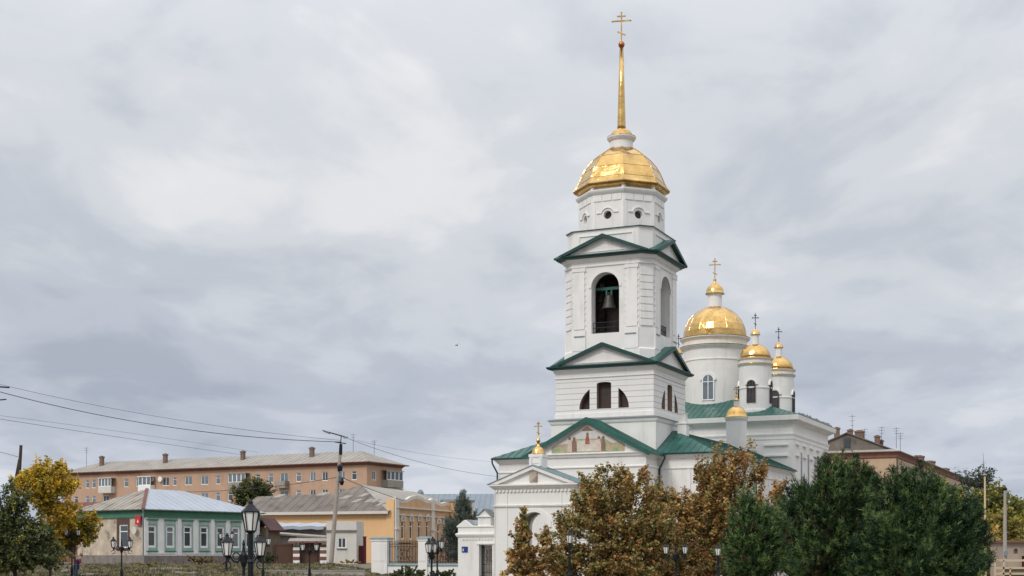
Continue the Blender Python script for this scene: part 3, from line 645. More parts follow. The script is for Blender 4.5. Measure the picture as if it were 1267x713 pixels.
for u in (-hw, -hw+1.05, hw-1.1, hw-.05): m.box(u-.001, u+.05, -.06, -.001, 0, 5.3); m.box(u-.001, u+.05, -.06, -.001, 5.56, 6.5)
o1 = arch(-1.45, 1.45, 0, 5.25, 16)[2:]; i1 = arch(-1.16, 1.16, 0, 4.96, 16)[2:]; n = len(o1)
m.add([(p[0], -.08, p[1]) for p in o1]+[(p[0], -.08, p[1]) for p in i1]+[(p[0], 0, p[1]) for p in o1], [(i, i+1, n+i+1, n+i) for i in range(n-1)]+[(i, i+1, 2*n+i+1, 2*n+i) for i in range(n-1)])
m.add([(-hw-.1, -.1, 7.1), (hw+.1, -.1, 7.1), (0, -.1, 8.35), (-hw-.1, 2.3, 7.1), (hw+.1, 2.3, 7.1), (0, 2.3, 8.35)], [(0, 1, 2), (3, 4, 5), (0, 1, 4, 3)])
for sg in (-1, 1):
    a_ = [(sg*(hw+.42), 7.12), (0, 8.52), (0, 8.22), (sg*(hw-.4), 7.12)]
    m.add([(x, -.36, z) for x, z in a_]+[(x, -.1, z) for x, z in a_], [(0, 1, 2, 3), (4, 5, 6, 7), (0, 1, 5, 4), (1, 2, 6, 5), (2, 3, 7, 6)])
m.build('pediment', 'trim', g)
m = MB()
for sg in (-1, 1): m.slab([(sg*(hw+.5), -.42, 7.13), (sg*(hw+.5), 2.6, 7.13), (0, 2.6, 8.56), (0, -.42, 8.56)], .05, 0, ribs=.6)
m.build('roof', 'teal_cap', G)
m = MB(); m.box(-.32, .32, -.19, -.1, 7.25, 7.95); m.build('icon_plaque', 'house_old', G)
m = MB(); m.panel((-1.2, .6, 0), (1, 0, 0), (0, -1, 0), rect(0, 2.4, 0, 5), [], 0); 
m = MB()
m.mould(rectf(-.52, .52, .3, 1.3), [(0, 8.2), (0, 9.15), (.06, 9.2), (.06, 9.4), (0, 9.42)])
m.panel((0, .27, 0), (1, 0, 0), (0, -1, 0), arch(-.3, .3, 8.7, 9.12, 10), [], 0)
for sg in (-1, 1): m.lathe([(.13, 8.5), (.13, 9.1)], sg*.42, .27, 8)
cu = m.build('cupola_base', 'trim', G)
m = MB(); m.lathe([(.58, 9.42), (.58, 9.48), (.50, 9.54), (.48, 9.72), (.38, 9.88), (.20, 10.0), (.11, 10.1), (.10, 10.35), (.15, 10.42), (.16, 10.52), (.07, 10.68), (.05, 10.9)], 0, .8, 20); m.build('cupola', 'gold', cu, smooth=True)
cross(G, 0, .8, 10.75, 11.95, .6, r=.035)
# wicket block
wa0, wa1 = Loc.a(566), -hw-.05
wk = F.root('wicket_block', 'white wall block with stepped parapet and iron wicket left of the gatehouse', 'gate wall', a=TA, b=GB)
oa0, oa1 = Loc.a(592.5), Loc.a(609)
wb = block(wk, 'wall', 'plaster', wa0, wa1, .1, 1.3, 0, 3.85, front=[rect(oa0, oa1, 0, 2.45)], back=[rect(oa0, oa1, 0, 2.45)], reveal=.35, top=True)
m = MB(); fw_ = rectf(wa0, wa1-.1, .1, 1.3); m.mould(fw_, [(.02, 3.05), (.08, 3.1), (.16, 3.25), (.16, 3.35), (.02, 3.4)]); m.mould(fw_, [(.01, 3.82), (.08, 3.86), (.08, 3.95), (0, 3.97)])
for i in range(10): m.box(wa0+.4+i*.27, wa0+.52+i*.27, .02, .099, 2.86, 3.0)
m.box(oa0-.14, oa0-.001, .0, .099, 0, 2.6); m.box(oa1+.001, oa1+.14, .0, .099, 0, 2.6); m.box(oa0-.2, oa1+.2, -.06, .099, 2.5, 2.62)
m.build('trim', 'trim', wb)
m = MB(); c0 = (Loc.a(590)+Loc.a(607))/2; hwk = .55
m.add([(c0-hwk, .1, 3.97), (c0+hwk, .1, 3.97), (c0+hwk, .1, 4.7), (c0, .1, 5.2), (c0-hwk, .1, 4.7), (c0-hwk, 1.1, 3.97), (c0+hwk, 1.1, 3.97), (c0+hwk, 1.1, 4.7), (c0, 1.1, 5.2), (c0-hwk, 1.1, 4.7)],
      [(0, 1, 2, 3, 4), (5, 6, 7, 8, 9), (0, 4, 9, 5), (1, 2, 7, 6), (2, 3, 8, 7), (3, 4, 9, 8)]); m.box(c0-hwk-.08, c0+hwk+.08, .0, 1.2, 4.62, 4.70); 
c1 = wa0+.55; m.add([(wa0-.05, .05, 3.97), (wa0+1.2, .05, 3.97), (wa0+.58, .05, 4.42), (wa0-.05, 1.3, 3.97), (wa0+1.2, 1.3, 3.97), (wa0+.58, 1.3, 4.42)], [(0, 1, 2), (3, 4, 5), (0, 1, 4, 3), (1, 2, 5, 4), (2, 0, 3, 5)])
m.build('parapet', 'trim', wb)
m = MB()
for sg in (-1, 1): m.slab([(c0+sg*(hwk+.12), 0, 4.66), (c0+sg*(hwk+.12), 1.25, 4.66), (c0, 1.25, 5.28), (c0, 0, 5.28)], .04)
m.slab([(wa0+1.25, .4, 4.0), (wa0+1.25, 1.4, 4.0), (wa0+.58, 1.4, 4.46), (wa0+.58, .4, 4.46)], .04); m.slab([(wa0+.6, 1.35, 4.44), (wa0+1.9, 1.35, 4.44), (wa0+1.7, .7, 4.05), (wa0+.7, .7, 4.0)], .04)
m.build('parapet_roof', 'grey_flashing', wk)
m = MB()
for i in range(8): m.tube((oa0+.08+i*(oa1-oa0-.16)/7, .6, .05), (oa0+.08+i*(oa1-oa0-.16)/7, .6, 2.35), .018, .018, 4)
for z in (.3, .95, 2.3): m.tube((oa0, .6, z), (oa1, .6, z), .025, .025, 4)
for k in range(2):
    cx0 = oa0+(oa1-oa0)*(.3+.4*k)
    for zz in (1.9, 1.4): m.path([(cx0+.13*math.cos(t*.7), .58, zz+.2*math.sin(t*.7)) for t in range(10)], .02, 4)
m.build('wicket_gate', 'black_iron', wk)
na, nb = Loc.a(571), Loc.a(578.2)
m = MB(); m.box(na, nb, .04, .07, Loc.z(683.5, na), Loc.z(676.5, na)); nm = tag(m.build('house_number_sign', 'blue_sign', None), 'small blue house number plate on the white wicket block', 'sign')
nm.location = wk.location; nm.rotation_euler = wk.rotation_euler
tcv = bpy.data.curves.new('number', 'FONT'); tcv.body = '8'; tcv.size = .30; tcv.extrude = .003
tob = bpy.data.objects.new('number_tmp', tcv); COL.objects.link(tob)
dg = bpy.context.evaluated_depsgraph_get(); me = bpy.data.meshes.new_from_object(tob.evaluated_get(dg)); bpy.data.objects.remove(tob)
me.materials.clear(); me.materials.append(MATS['white_frame'])
no = mobj('number', me, nm, (na+.05, .035, Loc.z(683, na)+.05)); no.rotation_euler = (R(90), 0, 0)
# fence: plinth, piers, iron panels
def iron_panel(u0, u1, y):
    m = MB(); n = max(3, int((u1-u0)/.14))
    for i in range(n+1):
        u = u0+(u1-u0)*i/n; m.tube((u, y, 1.0), (u, y, 2.72), .026, .026, 4)
        m.lathe([(.03, 2.7), (.028, 2.74), (.004, 2.9)], u, y, 4)
    for z in (1.12, 2.35, 2.55): m.tube((u0, y, z), (u1, y, z), .028, .028, 4)
    c = (u0+u1)/2
    for rr in (.30, .2): m.path([(c+rr*math.cos(t*.524), y-.03, 1.75+rr*1.5*math.sin(t*.524)) for t in range(13)], .022, 4)
    for sg in (-1, 1):
        m.path([(c+sg*(.5+.16*math.cos(t*.6)), y-.03, 2.1+.18*math.sin(t*.6)) for t in range(9)], .02, 4)
        m.path([(c+sg*(.5+.16*math.cos(t*.6)), y-.03, 1.4+.18*math.sin(t*.6)) for t in range(9)], .02, 4)
    m.tube((c-.55, y-.02, 2.62), (c+.55, y-.02, 2.62), .05, .05, 4)
    return m
def pier(m, mc, u, y, w=.40, top=3.0):
    m.mould(rectf(u-w, u+w, y-w, y+w), [(0, 0), (0, top-.25), (.05, top-.2), (.05, top-.1), (.1, top-.05), (.1, top)])
    m.box(u-w+.12, u+w-.12, y-w-.03, y-w, 1.2, top-.4)
    mc.mould(rectf(u-w, u+w, y-w, y+w), [(.13, top+.002), (.13, top+.05), (-.1, top+.14)])
def fence(name, label, us, y, u0, u1, gaps):
    f = F.root(name, label, 'fence', a=TA, b=GB)
    m = MB(); m.mould(rectf(u0, u1, y-.26, y+.26), [(0, 0), (0, .82)]); m.build('plinth', 'plaster', f)
    m = MB(); m.mould(rectf(u0, u1, y-.26, y+.26), [(.08, .822), (.08, .88), (-.1, .99)]); m.build('plinth_cap', 'teal_cap', f)
    for u, yy in us:
        a_ = MB(); c_ = MB(); pier(a_, c_, u, yy); p = a_.build('pier', 'plaster', f); c_.build('pier_cap', 'teal_cap', p)
    for g0, g1 in gaps: iron_panel(g0, g1, y).build('iron_panel', 'black_iron', f)
    return f
p1, p2 = Loc.a(472.5), Loc.a(522)
fence('churchyard_fence', 'white pier fence with black iron panels, left of the wicket block', [(p1, .5), (p1-.62, .85), (p1-1.1, 1.3), (p2, .5)], .5, p1-.3, wa0-.02, [(p1+.42, p2-.42), (p2+.42, wa0-.04)])
fence('churchyard_fence', 'white pier fence with black iron panels behind the trees right of gatehouse', [(hw+.5+i*3.6, .5) for i in range(6)], .5, hw+.05, hw+.5+18.3, [(hw+.92+i*3.6, hw+3.68+i*3.6) for i in range(5)])
# ------------------------------------------------------------------ houses
def chimney(parent, x, y, z0, z1, w=.45, mat='chimney_brick'):
    m = MB(); m.mould(rectf(x-w, x+w, y-w*.8, y+w*.8), [(0, z0), (0, z1-.25), (.08, z1-.22), (.08, z1), (-.05, z1+.02)]); m.box(x-w*.6, x+w*.6, y-w*.5, y+w*.5, z1+.02, z1+.12)
    return m.build('chimney', mat, parent)
def antenna(parent, x, y, z0, h, seed=0):
    m = MB(); m.tube((x, y, z0), (x, y, z0+h), .035, .03, 5)
    for i in range(3): m.tube((x-.5+.1*i, y, z0+h*(.95-.12*i)), (x+.5-.1*i, y, z0+h*(.95-.12*i)), .025, .025, 4)
    return m.build('antenna', 'wire', parent)
# --- long apartment block on the left
AF = Frame(454, 220, 28.5)
AP = AF.root('apartment_block', 'long brick apartment block with pale slate hip roof behind the green house', 'apartment block', z=.5)
ZA = lambda py, a=0, b=0: AF.z(py, a, b)-.5
LA = AF.a(79); HA = ZA(572)
tops = []
cols = [(94, .9, 0), (108, .9, 0), (116, .9, 0), (131, 1.4, 0), (156, 1.0, 0), (171, 1.0, 0), (182, 1.6, 0), (205, 1.5, 0), (216, .9, 0), (233, 1.6, 0), (253, 1.6, 0), (269.5, 1.0, 0), (285, 1.0, 0), (298, 1.3, 0), (319, 1.0, 0), (335, 1.0, 0), (351.5, 1.6, 0), (369.5, 1.05, 0), (387, 1.15, 0), (402, 1.15, 0), (423, 1.2, 0), (438, 1.0, 0)]
rows = [HA-1.25-1.45-2.8*i for i in range(4)]
fh = []; wl_ = []
for px, w, _ in cols:
    a = AF.a(px)
    for r in rows: fh.append(rect(a-w/2, a+w/2, r, r+1.45)); wl_.append((a, r, w))
rb = []
for px in (463,):
    b = AF.b(px)
    for r in rows: rb.append(rect(b-.5, b+.5, r, r+1.45))
DA = AF.b(497.5)
w_ = block(AP, 'wall', ['brick', 'cream'], LA, 0, 0, DA, 0, HA, front=fh, right=rb, reveal=.22)
for a, r, w in wl_: window(w_, a, 0, r, w, 1.45, 0, 'rect', 'white_frame', random.choice(['glass', 'glass_light']), 1 if w > 1.1 else 0, 0 if w > 1.1 else 1, .10)
for r in rows: window(w_, 0, AF.b(463), r, 1.0, 1.45, RT, 'rect', 'white_frame', 'glass', 1, 0, .10)
m = MB(); fa_ = rectf(LA, 0, 0, DA); m.mould(fa_, [(.02, HA-.42), (.10, HA-.38), (.22, HA-.2), (.42, HA-.1), (.5, HA)]); m.build('cornice', 'brick_dark', AP)
m = MB(); z1 = ZA(557.5, -2, DA/2)
E = [(LA-.8, -.8, HA+.02), (.8, -.8, HA+.02), (.8, DA+.8, HA+.02), (LA-.8, DA+.8, HA+.02)]; r0 = (LA+DA*.45, DA/2, z1); r1 = (-DA*.45, DA/2, z1)
m.slab([E[0], E[1], r1, r0], .12, 0, ribs=1.1, rib_r=.04); m.slab([E[2], E[3], r0, r1], .12); m.slab([E[1], E[2], r1], .12, 0, ribs=1.1, rib_r=.04); m.slab([E[3], E[0], r0], .12, 0, ribs=1.1, rib_r=.04)
rfo = m.build('roof', 'slate', AP)
m = MB(); m.path([E[0], E[1], E[2]], .09, 5); m.build('gutter', 'brick_dark', AP)
for px, y0 in ((126, 565), (204.6, 562), (300.6, 558.5), (386, 554)):
    a = AF.a(px, 3.0); chimney(rfo, a, 3.0, HA+1.0, AF.z(y0, a, 3.0)-.5, .33)
for px in (107, 437, 463): antenna(AP, AF.a(px, DA/2), DA/2, z1-.6, 3.4 if px < 460 else 2.2)
def balcony(px, w, row, mat, glazed):
    a = AF.a(px); z = rows[row]; m = MB(); m.box(a-w/2, a+w/2, -1.1, -.001, z-1.0, z-.85); m.box(a-w/2, a+w/2, -1.12, -1.06, z-.85, z+.15); m.box(a-w/2, a-w/2+.06, -1.06, 0, z-.85, z+.15); m.box(a+w/2-.06, a+w/2, -1.06, 0, z-.85, z+.15)
    if glazed: m.box(a-w/2-.1, a+w/2+.1, -1.2, -.001, z+1.55, z+1.65)
    bo = m.build('balcony', mat, AP)
    if glazed:
        n = max(3, int(w/.75))
        for i in range(n): window(bo, a-w/2+w*(i+.5)/n, -1.15, z+.15, w/n, 1.4, 0, 'rect', 'white_frame', 'glass_light', 0, 0, .09)
        g = MB()
balcony(135, 3.0, 0, 'cream', True); balcony(184, 2.8, 0, 'white_frame', True); balcony(298, 3.6, 0, 'old_metal', True); balcony(351.5, 2.0, 0, 'old_metal', False)
m = MB()
for i, r in enumerate(rows[:3]):
    b0, b1 = AF.b(472), AF.b(492); m.box(.001, 1.1, b0, b1, r-1.0, r-.85); m.box(1.04, 1.1, b0, b1, r-.85, r+.15); m.box(.001, 1.1, b0, b0+.06, r-.85, r+.15); m.box(.001, 1.2, b0-.1, b1+.1, r+1.6, r+1.7)
rbk = m.build('end_balcony', 'slate', AP)
for i, r in enumerate(rows[:3]):
    n = 4
    for k in range(n): window(rbk, 1.12, b0+(b1-b0)*(k+.5)/n, r+.15, (b1-b0)/n, 1.45, RT, 'rect', 'white_frame', 'glass', 0, 0, .1)
for px in (190, 200): 
    m = MB(); a = AF.a(px); z = ZA(585, a)-1.1; m.lathe([(.02, -.0), (.45, .25), (.46, .28)], 0, 0, 14)
    m.v = [(x+a, -z_-.15, y+z) for x, y, z_ in m.v]; m.build('satellite_dish', 'white_frame', AP)
# dark bushy tree before it is planted later; rusty roof of a shed between
SH = thing('shed', 'low shed with rusty red roof seen between yellow tree and green house', 'shed', (at(100, 690, 168).x, 168, 0))
m = MB(); m.box(-3, 7, 0, 5, 0, 6.0); m.build('wall', 'brick_dark', SH); m = MB(); m.slab([(-4, -.6, 5.7), (8, -.6, 5.9), (6.5, 5, 8.3), (-4, 5, 8.1)], .12, 0, ribs=.9, rib_r=.04); m.build('roof', 'rust', SH)
# --- green and white house, left
HF = Frame(178, 122, 37)
HO = HF.root('green_house', 'single-storey house, white wall with green window boards and blue-grey metal roof', 'house', z=.0)
L = HF.b(321); LB = HF.a(96); ZE = HF.z(630); 
hz = lambda py, b: HF.z(py, 0, b)
wr = []; ws = []
for px in (187.7, 210.5, 232, 252.5, 272.5, 291.5, 308.5):
    b = HF.b(px); z0, z1 = 2.35, 4.25; wr.append(rect(b-.46, b+.46, z0, z1)); ws.append(b)
oldw = HF.a(153); OWW = HF.a(158.5)-HF.a(147.5); fhh = [rect(oldw-OWW/2, oldw+OWW/2, 2.3, 4.35)]
m = MB(); m.panel((0, 0, 0), (0, 1, 0), (1, 0, 0), rect(0, L, .6, ZE), wr, .2); m.panel((LB, L, 0), (1, 0, 0), (0, 1, 0), rect(0, -LB, .6, ZE), [], 0)
hw_ = m.build('wall', 'house_white', HO, recalc=False)
m = MB(); m.panel((0, 0, 0), (1, 0, 0), (0, -1, 0), rect(LB, 0, .6, ZE), fhh, .2); m.panel((LB, 0, 0), (0, 1, 0), (-1, 0, 0), rect(0, L, .6, ZE), [], 0)
ow = m.build('weathered_wall', 'house_old', HO, recalc=False); ow['label'] = 'weathered peeling end wall'
for b in ws:
    window(hw_, 0, b, 2.35, .92, 1.9, RT, 'rect', 'white_frame', random.choice(['glass', 'glass_light']), 0, 1, .15, deep=.03)
    s = MB(); s.panel((.06, 0, 0), (0, 1, 0), (1, 0, 0), rect(b-.60, b+.60, 2.05, 4.7), [rect(b-.47, b+.47, 2.33, 4.27)], .07)
    s.plate((.06, 0, 0), (0, 1, 0), (1, 0, 0), rect(b-.45, b+.45, 4.36, 4.6), .03)
    s2_ = MB(); s2_.plate((.06, 0, 0), (0, 1, 0), (1, 0, 0), rect(b-.66, b+.66, 4.70, 4.80), .08); s2_.build('window_hood', 'house_green', HO); s2_ = MB(); s2_.plate((.06, 0, 0), (0, 1, 0), (1, 0, 0), rect(b-.64, b+.64, 1.95, 2.04), .06); s2_.build('window_sill', 'house_green', HO)
    s.build('window_surround', 'house_green_light', HO, recalc=False)
window(ow, oldw, 0, 2.3, OWW, 2.05, 0, 'rect', 'white_frame', 'glass', 0, 1, .13, deep=.04)
s = MB(); s.panel((0, -.06, 0), (1, 0, 0), (0, -1, 0), rect(oldw-OWW/2-.28, oldw+OWW/2+.22, 2.1, 4.85), [rect(oldw-OWW/2-.01, oldw+OWW/2+.01, 2.29, 4.36)], .07); s.build('window_surround', 'brown_frame', HO, recalc=False)
m = MB(); m.panel((.05, 0, 0), (0, 1, 0), (1, 0, 0), rect(-.06, L+.06, ZE-.62, ZE-.02), [], 0); m.panel((0, -.05, 0), (1, 0, 0), (0, -1, 0), rect(LB, .06, ZE-.62, ZE-.02), [], 0)
m.box(.001, .18, -.1, L+.1, ZE-.7, ZE-.6); m.box(LB, .1, -.16, -.001, ZE-.7, ZE-.6); m.box(-.2, .34, -.35, L+.35, ZE-.12, ZE-.01); m.box(LB-.3, .34, -.35, -.001, ZE-.12, ZE-.01)
m.build('fascia', 'house_green', HO)
m = MB()
for b0, b1 in ((.5, HF.b(218)), (HF.b(225), HF.b(259.5)), (HF.b(265), L-.4)): m.box(.001, .06, b0, b1, 1.78, 1.92)
m.build('base_moulding', 'house_white', HO)
for b in (.22, HF.b(221.2), HF.b(262.3), L-.22): m = MB(); m.box(.001, .09, b-.17, b+.17, 1.64, ZE-.7); m.build('pilaster', 'house_white', HO)
m = MB(); m.box(.001, .14, -.05, L, .4, 1.62); m.box(LB, .05, -.14, -.001, .4, 1.66); m.build('plinth', 'stone', HO)
m = MB(); m.tube((.28, -.28, ZE-.2), (.2, -.2, .9), .07, .07, 6); m.tube((.4, -.4, ZE-.1), (.28, -.28, ZE-.3), .07); m.build('downpipe', 'grey_flashing', HO)
# roof: truncated hip, weathered left plane, newer bluish right plane, rust ridge strip
ex = .45; pk0 = (-4.1, 3.6, HF.z(605, -4.1, 3.6)); pk1 = (-4.1, 7.6, HF.z(607.5, -4.1, 7.6))
m = MB(); zz = ZE+.0
m.slab([(LB-ex, -ex, zz), (ex, -ex, zz), pk0], .08, 0, ribs=.7); m.slab([(LB-ex, L+ex, zz), (LB-ex, -ex, zz), pk0, pk1], .08); rl = m.build('old_roof', 'old_metal', HO); rl['label'] = 'weathered old roof slope'
m = MB(); m.slab([(ex, -ex, zz), (ex, L+ex, zz), pk1, pk0], .08, 0, ribs=.75, rib_r=.02); m.slab([(ex, L+ex, zz), (LB-ex, L+ex, zz), pk1], .08, 0, ribs=.75, rib_r=.02); m.build('roof', 'blue_metal', HO)
m = MB(); d0 = Vector((ex, -ex, zz+.05)); d1 = Vector(pk0)+Vector((0, 0, .06)); dd = (d1-d0).normalized(); sd_ = dd.cross(Vector((0, 0, 1))).normalized()*.14
m.slab([d0-sd_, d0+sd_, d1+sd_, d1-sd_], .04); m.build('ridge_strip', 'rust', HO)
# small things on its wall
m = MB(); b = HF.b(170.5, .0)
sg = MB(); sx = HF.a(170.5, -.25); sg.plate((0, 0, 0), (1, 0, 0), (0, -1, 0), [(-.38, .05), (.30, -.05), (.40, .78), (-.30, .82)], .05, 0); sg.plate((0, -.05, 0), (1, 0, 0), (0, -1, 0), [(-.10, .2), (.12, .2), (.03, .48)], .006, 1)
so = sg.build('red_sign', ['red_sign', 'white_frame'], None); wx, wy = HF.w(sx, -.22); so.location = (wx, wy, HF.z(649.5, sx, -.2)); so.rotation_euler = (0, 0, -HF.phi); tag(so, 'small red sign at the corner of the green house', 'sign')
sx = HF.a(166, -.3); m = MB(); m.lathe([(.05, 0), (.30, .10), (.33, .16), (.30, .15)], 0, 0, 16); so = m.build('satellite_dish', 'cream', None); wx, wy = HF.w(sx, -.18); so.location = (wx, wy, HF.z(656, sx, 0)); so.rotation_euler = (R(90), 0, -HF.phi); tag(so, 'round white dish on the peeling wall below the red sign', 'satellite dish')
# lean-to at its right end
LT = HF.root('wooden_annex', 'brown plank annex with dark red sloping roof at right end of green house', 'shed', a=0, b=L+.3)
q = HF.b(331)-L-.3
m = MB(); m.box(-2, .75, .1, 1.6, .6, 4.3); m.build('wall', 'planks', LT)
m = MB(); m.slab([(1.35, -.15, 4.0), (1.35, 1.7, 4.0), (-.1, 1.7, 5.2), (-.1, -.15, 5.2)], .14); m.slab([(-2.5, -.15, 4.0), (-2.5, 1.7, 4.0), (-.1, 1.7, 5.2), (-.1, -.15, 5.2)], .14); m.build('roof', 'annex_red', LT)
# --- orange building
OF = Frame(488, 150, 20)
OB = OF.root('orange_building', 'long orange building with patched brown roof and ornate brick facade', 'building', z=0)
OL = OF.a(298); OD = OF.b(566); ZO = OF.z(633, -3, 0)
ow2 = []; wlist = []
for px in (498, 508.3, 518.6, 528.5): b = OF.b(px); ow2.append(arch(b-.42, b+.42, OF.z(667.5, 0, b), OF.z(644.5, 0, b), 8, .15)); wlist.append((b, OF.z(667.5, 0, b), .84, OF.z(644.5, 0, b)-OF.z(667.5, 0, b)))
for px in (542.3, 549.5): b = OF.b(px); ow2.append(arch(b-.42, b+.42, 2.2, 5.3, 8)); wlist.append((b, 2.2, .84, 3.1))
m = MB(); m.panel((0, 0, 0), (1, 0, 0), (0, -1, 0), rect(OL, 0, .3, ZO), [], 0); m.panel((OL, 0, 0), (0, 1, 0), (-1, 0, 0), rect(0, 14, .3, ZO), [], 0)
m.box(-.9, 0, -.12, .3, .3, OF.z(617.5)); ob1 = m.build('wall', 'orange_plaster', OB, recalc=False)
m = MB(); m.panel((.05, 0, 0), (0, 1, 0), (1, 0, 0), rect(.0, OD, .3, 6.9), ow2, .25); ob2 = m.build('brick_facade', 'orange_brick', OB, recalc=False)
for b, z0, w, h in wlist: window(ob2, .05, b, z0, w, h, RT, 'arch', 'white_frame', 'glass', 0, 1, .12, rise=.15 if h < 3 else None, deep=.1)
m = MB()
for b, z0, w, h in wlist:
    hh_ = z0+h; o1 = [(b-.62, hh_-.05), (b+.62, hh_-.05), (b+.62, hh_+.45), (b+.3, hh_+.75), (b-.3, hh_+.75), (b-.62, hh_+.45)]
    m.panel((.12, 0, 0), (0, 1, 0), (1, 0, 0), o1, [arch(b-.4, b+.4, hh_+.02, hh_+.4, 8)], .07)
P2 = [0.35, OF.b(534)]
for b in P2: m.box(.06, .22, b-.42, b+.42, .3, OF.z(619, 0, b)); m.box(.06, .34, b-.5, b+.5, 4.4, 4.6)
m.box(.06, .3, 0, OD, 6.7, 6.85); m.box(.06, .2, 0, OD, 5.95, 6.05)
m.build('white_trim', 'cream', OB)
# parapet with a hump
pts = [(.0, 6.86)]; 
topz = [(489, 617.6), (496, 621), (503, 621), (508, 617.5), (514, 616.2), (520, 617.5), (526, 621.5), (532, 622), (534, 619.5), (537, 622), (545, 626), (552, 624), (560, 627)]
out = [(OF.b(p), OF.z(y_, 0, OF.b(p))) for p, y_ in topz]
m = MB(); m.plate((-.25, 0, 0), (0, 1, 0), (1, 0, 0), [(0, 6.86), (OF.b(562), 6.86)]+[(OF.b(562), out[-1][1])]+out[::-1], .34); m.build('parapet', 'orange_brick', OB)
m = MB()
for (b0, z0), (b1, z1) in zip(out[:-1], out[1:]): m.tube((-.08, b0, z0+.08), (-.08, b1, z1+.08), .26, .26, 4)
m.build('coping', 'cream', OB)
pA = OF.a(447, 6), OF.z(600, OF.a(447, 6), 6)
def onroof(px, py):
    b = 4.0
    for _ in range(40):
        a = OF.a(px, b); b += .5*((OF.z(py, a, b)-ZO)/(pA[1]-ZO)*6.5-.5-b)
    return (a, b, ZO+(pA[1]-ZO)*(b+.5)/6.5)
pB = onroof(318, 614.5)
m = MB(); e0 = (OL-.4, -.5, ZO); e1 = (OF.a(480, -.5), -.5, ZO); k_ = onroof(411, 611)
m.slab([e0, e1, (pA[0], 6, pA[1]), k_, pB], .12, 0, ribs=1.0, rib_r=.03); ra = m.build('brown_roof', 'slate_brown', OB)
m = MB(); m.slab([e1, (-.25, 2.5, 7.6), (-.25, OD, 7.6), (pA[0]+2, 16, pA[1]-.4), (pA[0], 6, pA[1])], .12, 0, ribs=1.0); m.slab([(OL, 14, ZO), pB, k_], .1); m.slab([(OL, 14, ZO), k_, (pA[0], 6, pA[1]), (pA[0]+2, 16, pA[1]-.4)], .1)
m.build('grey_roof', 'slate', OB)
m = MB()
for px, py, w in ((424, 617.5, 2.6), (437, 622, 1.6), (445, 615, 1.8), (452, 622, 1.4), (459, 622, 1.6), (341, 616, 2.4), (395, 613.5, 2.6), (466, 626, 1.4)):
    # light replacement sheets lying on the brown slope
    P0, P1, P2_ = Vector(e0), Vector(e1), Vector((pA[0], 6, pA[1])); nr_ = (P1-P0).cross(P2_-P0).normalized(); nr_ = nr_ if nr_.z > 0 else -nr_
    c = Vector(onroof(px, py))+nr_*.03
    up = Vector((0, 1, 0)); up = (up-nr_*up.dot(nr_)).normalized(); e_ = Vector((1, 0, 0)); m = MB(); m.slab([c-e_*w*.2, c+e_*w*.2, c+e_*w*.2+up*.9+e_*.5, c-e_*w*.2+up*.9+e_*.5], .02); m.build('replacement_sheet', 'slate', ra)
m = MB(); m.box(OL-.4, OF.a(480, -.5), -.62, -.501, ZO-.28, ZO+.02); m.build('fascia', 'cream', OB)
CB = OF.root('orange_side_block', 'small orange chimney-like block with grey cap beyond the brick facade', 'building', a=-.3, b=OF.b(556))
m = MB(); m.box(-.6, 2.0, 0, 3.0, .3, 7.9); m.build('wall', 'orange_plaster', CB); m = MB(); m.box(-.8, 2.2, -.2, 3.2, 7.902, 8.15); m.build('cap', 'grey_flashing', CB)
# --- far metal roofed hall
FH = thing('distant_hall', 'distant hall with ribbed blue-grey metal roof behind the spruce', 'building', (at(556, 688, 235).x, 235, 0), R(-4))
m = MB(); m.box(-8, 14, 0, 14, 0, 8.0); m.build('wall', 'cream', FH); m = MB(); m.slab([(-7.5, -1, 7.7), (14, -1, 7.7), (14, 7, 12.2), (-7.5, 7, 12.2)], .12, 0, ribs=.9, rib_r=.05); m.slab([(-7.5, 15, 7.7), (14, 15, 7.7), (14, 7, 12.2), (-7.5, 7, 12.2)], .12); m.lathe([(.05, 12), (.6, 12.0), (.55, 12.5), (.3, 12.9), (.05, 13.0)], -5.8, 7, 14); m.build('roof', 'far_metal', FH)
H2 = thing('distant_hall', 'lower dull grey roofed shed between the spruce and the gatehouse', 'building', (at(590, 688, 175).x, 175, 0), R(-8))
m = MB(); m.box(-4, 5, 0, 6, 0, 5.2); m.build('wall', 'stone', H2); m = MB(); m.slab([(-4.5, -.5, 5.1), (5.4, -.5, 5.1), (5.4, 4, 7.6), (-3, 4, 7.6)], .12, 0, ribs=.9, rib_r=.04); m.build('roof', 'far_metal', H2)
# --- right apartment block
RFm = Frame(1109, 200, 24.5)
RB = RFm.root('apartment_block', 'peach apartment block with brown gable roof behind the pines, right of church', 'apartment block')
HR = RFm.z(559); LR = -RFm.a(985); DR = RFm.b(1196)
fr_ = []; wl2 = []
for i in range(22):
    b = 4.2+i*3.05
    for k in range(3): z = HR-3.0-3.0*k; fr_.append(rect(b-.6, b+.6, z, z+1.75)); wl2.append((b, z))
wb_ = block(RB, 'wall', ['peach_plaster', 'cream'], -LR, 0, 0, DR, 0, HR, right=fr_, reveal=.25)
for b, z in wl2: window(wb_, 0, b, z, 1.2, 1.75, RT, 'rect', 'white_frame', 'glass', 1, 0, .1)
m = MB(); fq = rectf(-LR, 0, 0, DR); m.mould(fq, [(.02, HR-.9), (.15, HR-.8), (.15, HR-.5), (.3, HR-.25), (.55, HR-.05), (.6, HR)]); m.build('cornice', 'brick_dark', RB)
m = MB(); m.mould(fq, [(.62, HR+.004), (.62, HR+.1), (-.8, HR+.45)]); m.build('lower_eave', 'slate', RB)
m = MB(); cz_ = -LR/2; hz_ = RFm.z(535.5, cz_, 2)
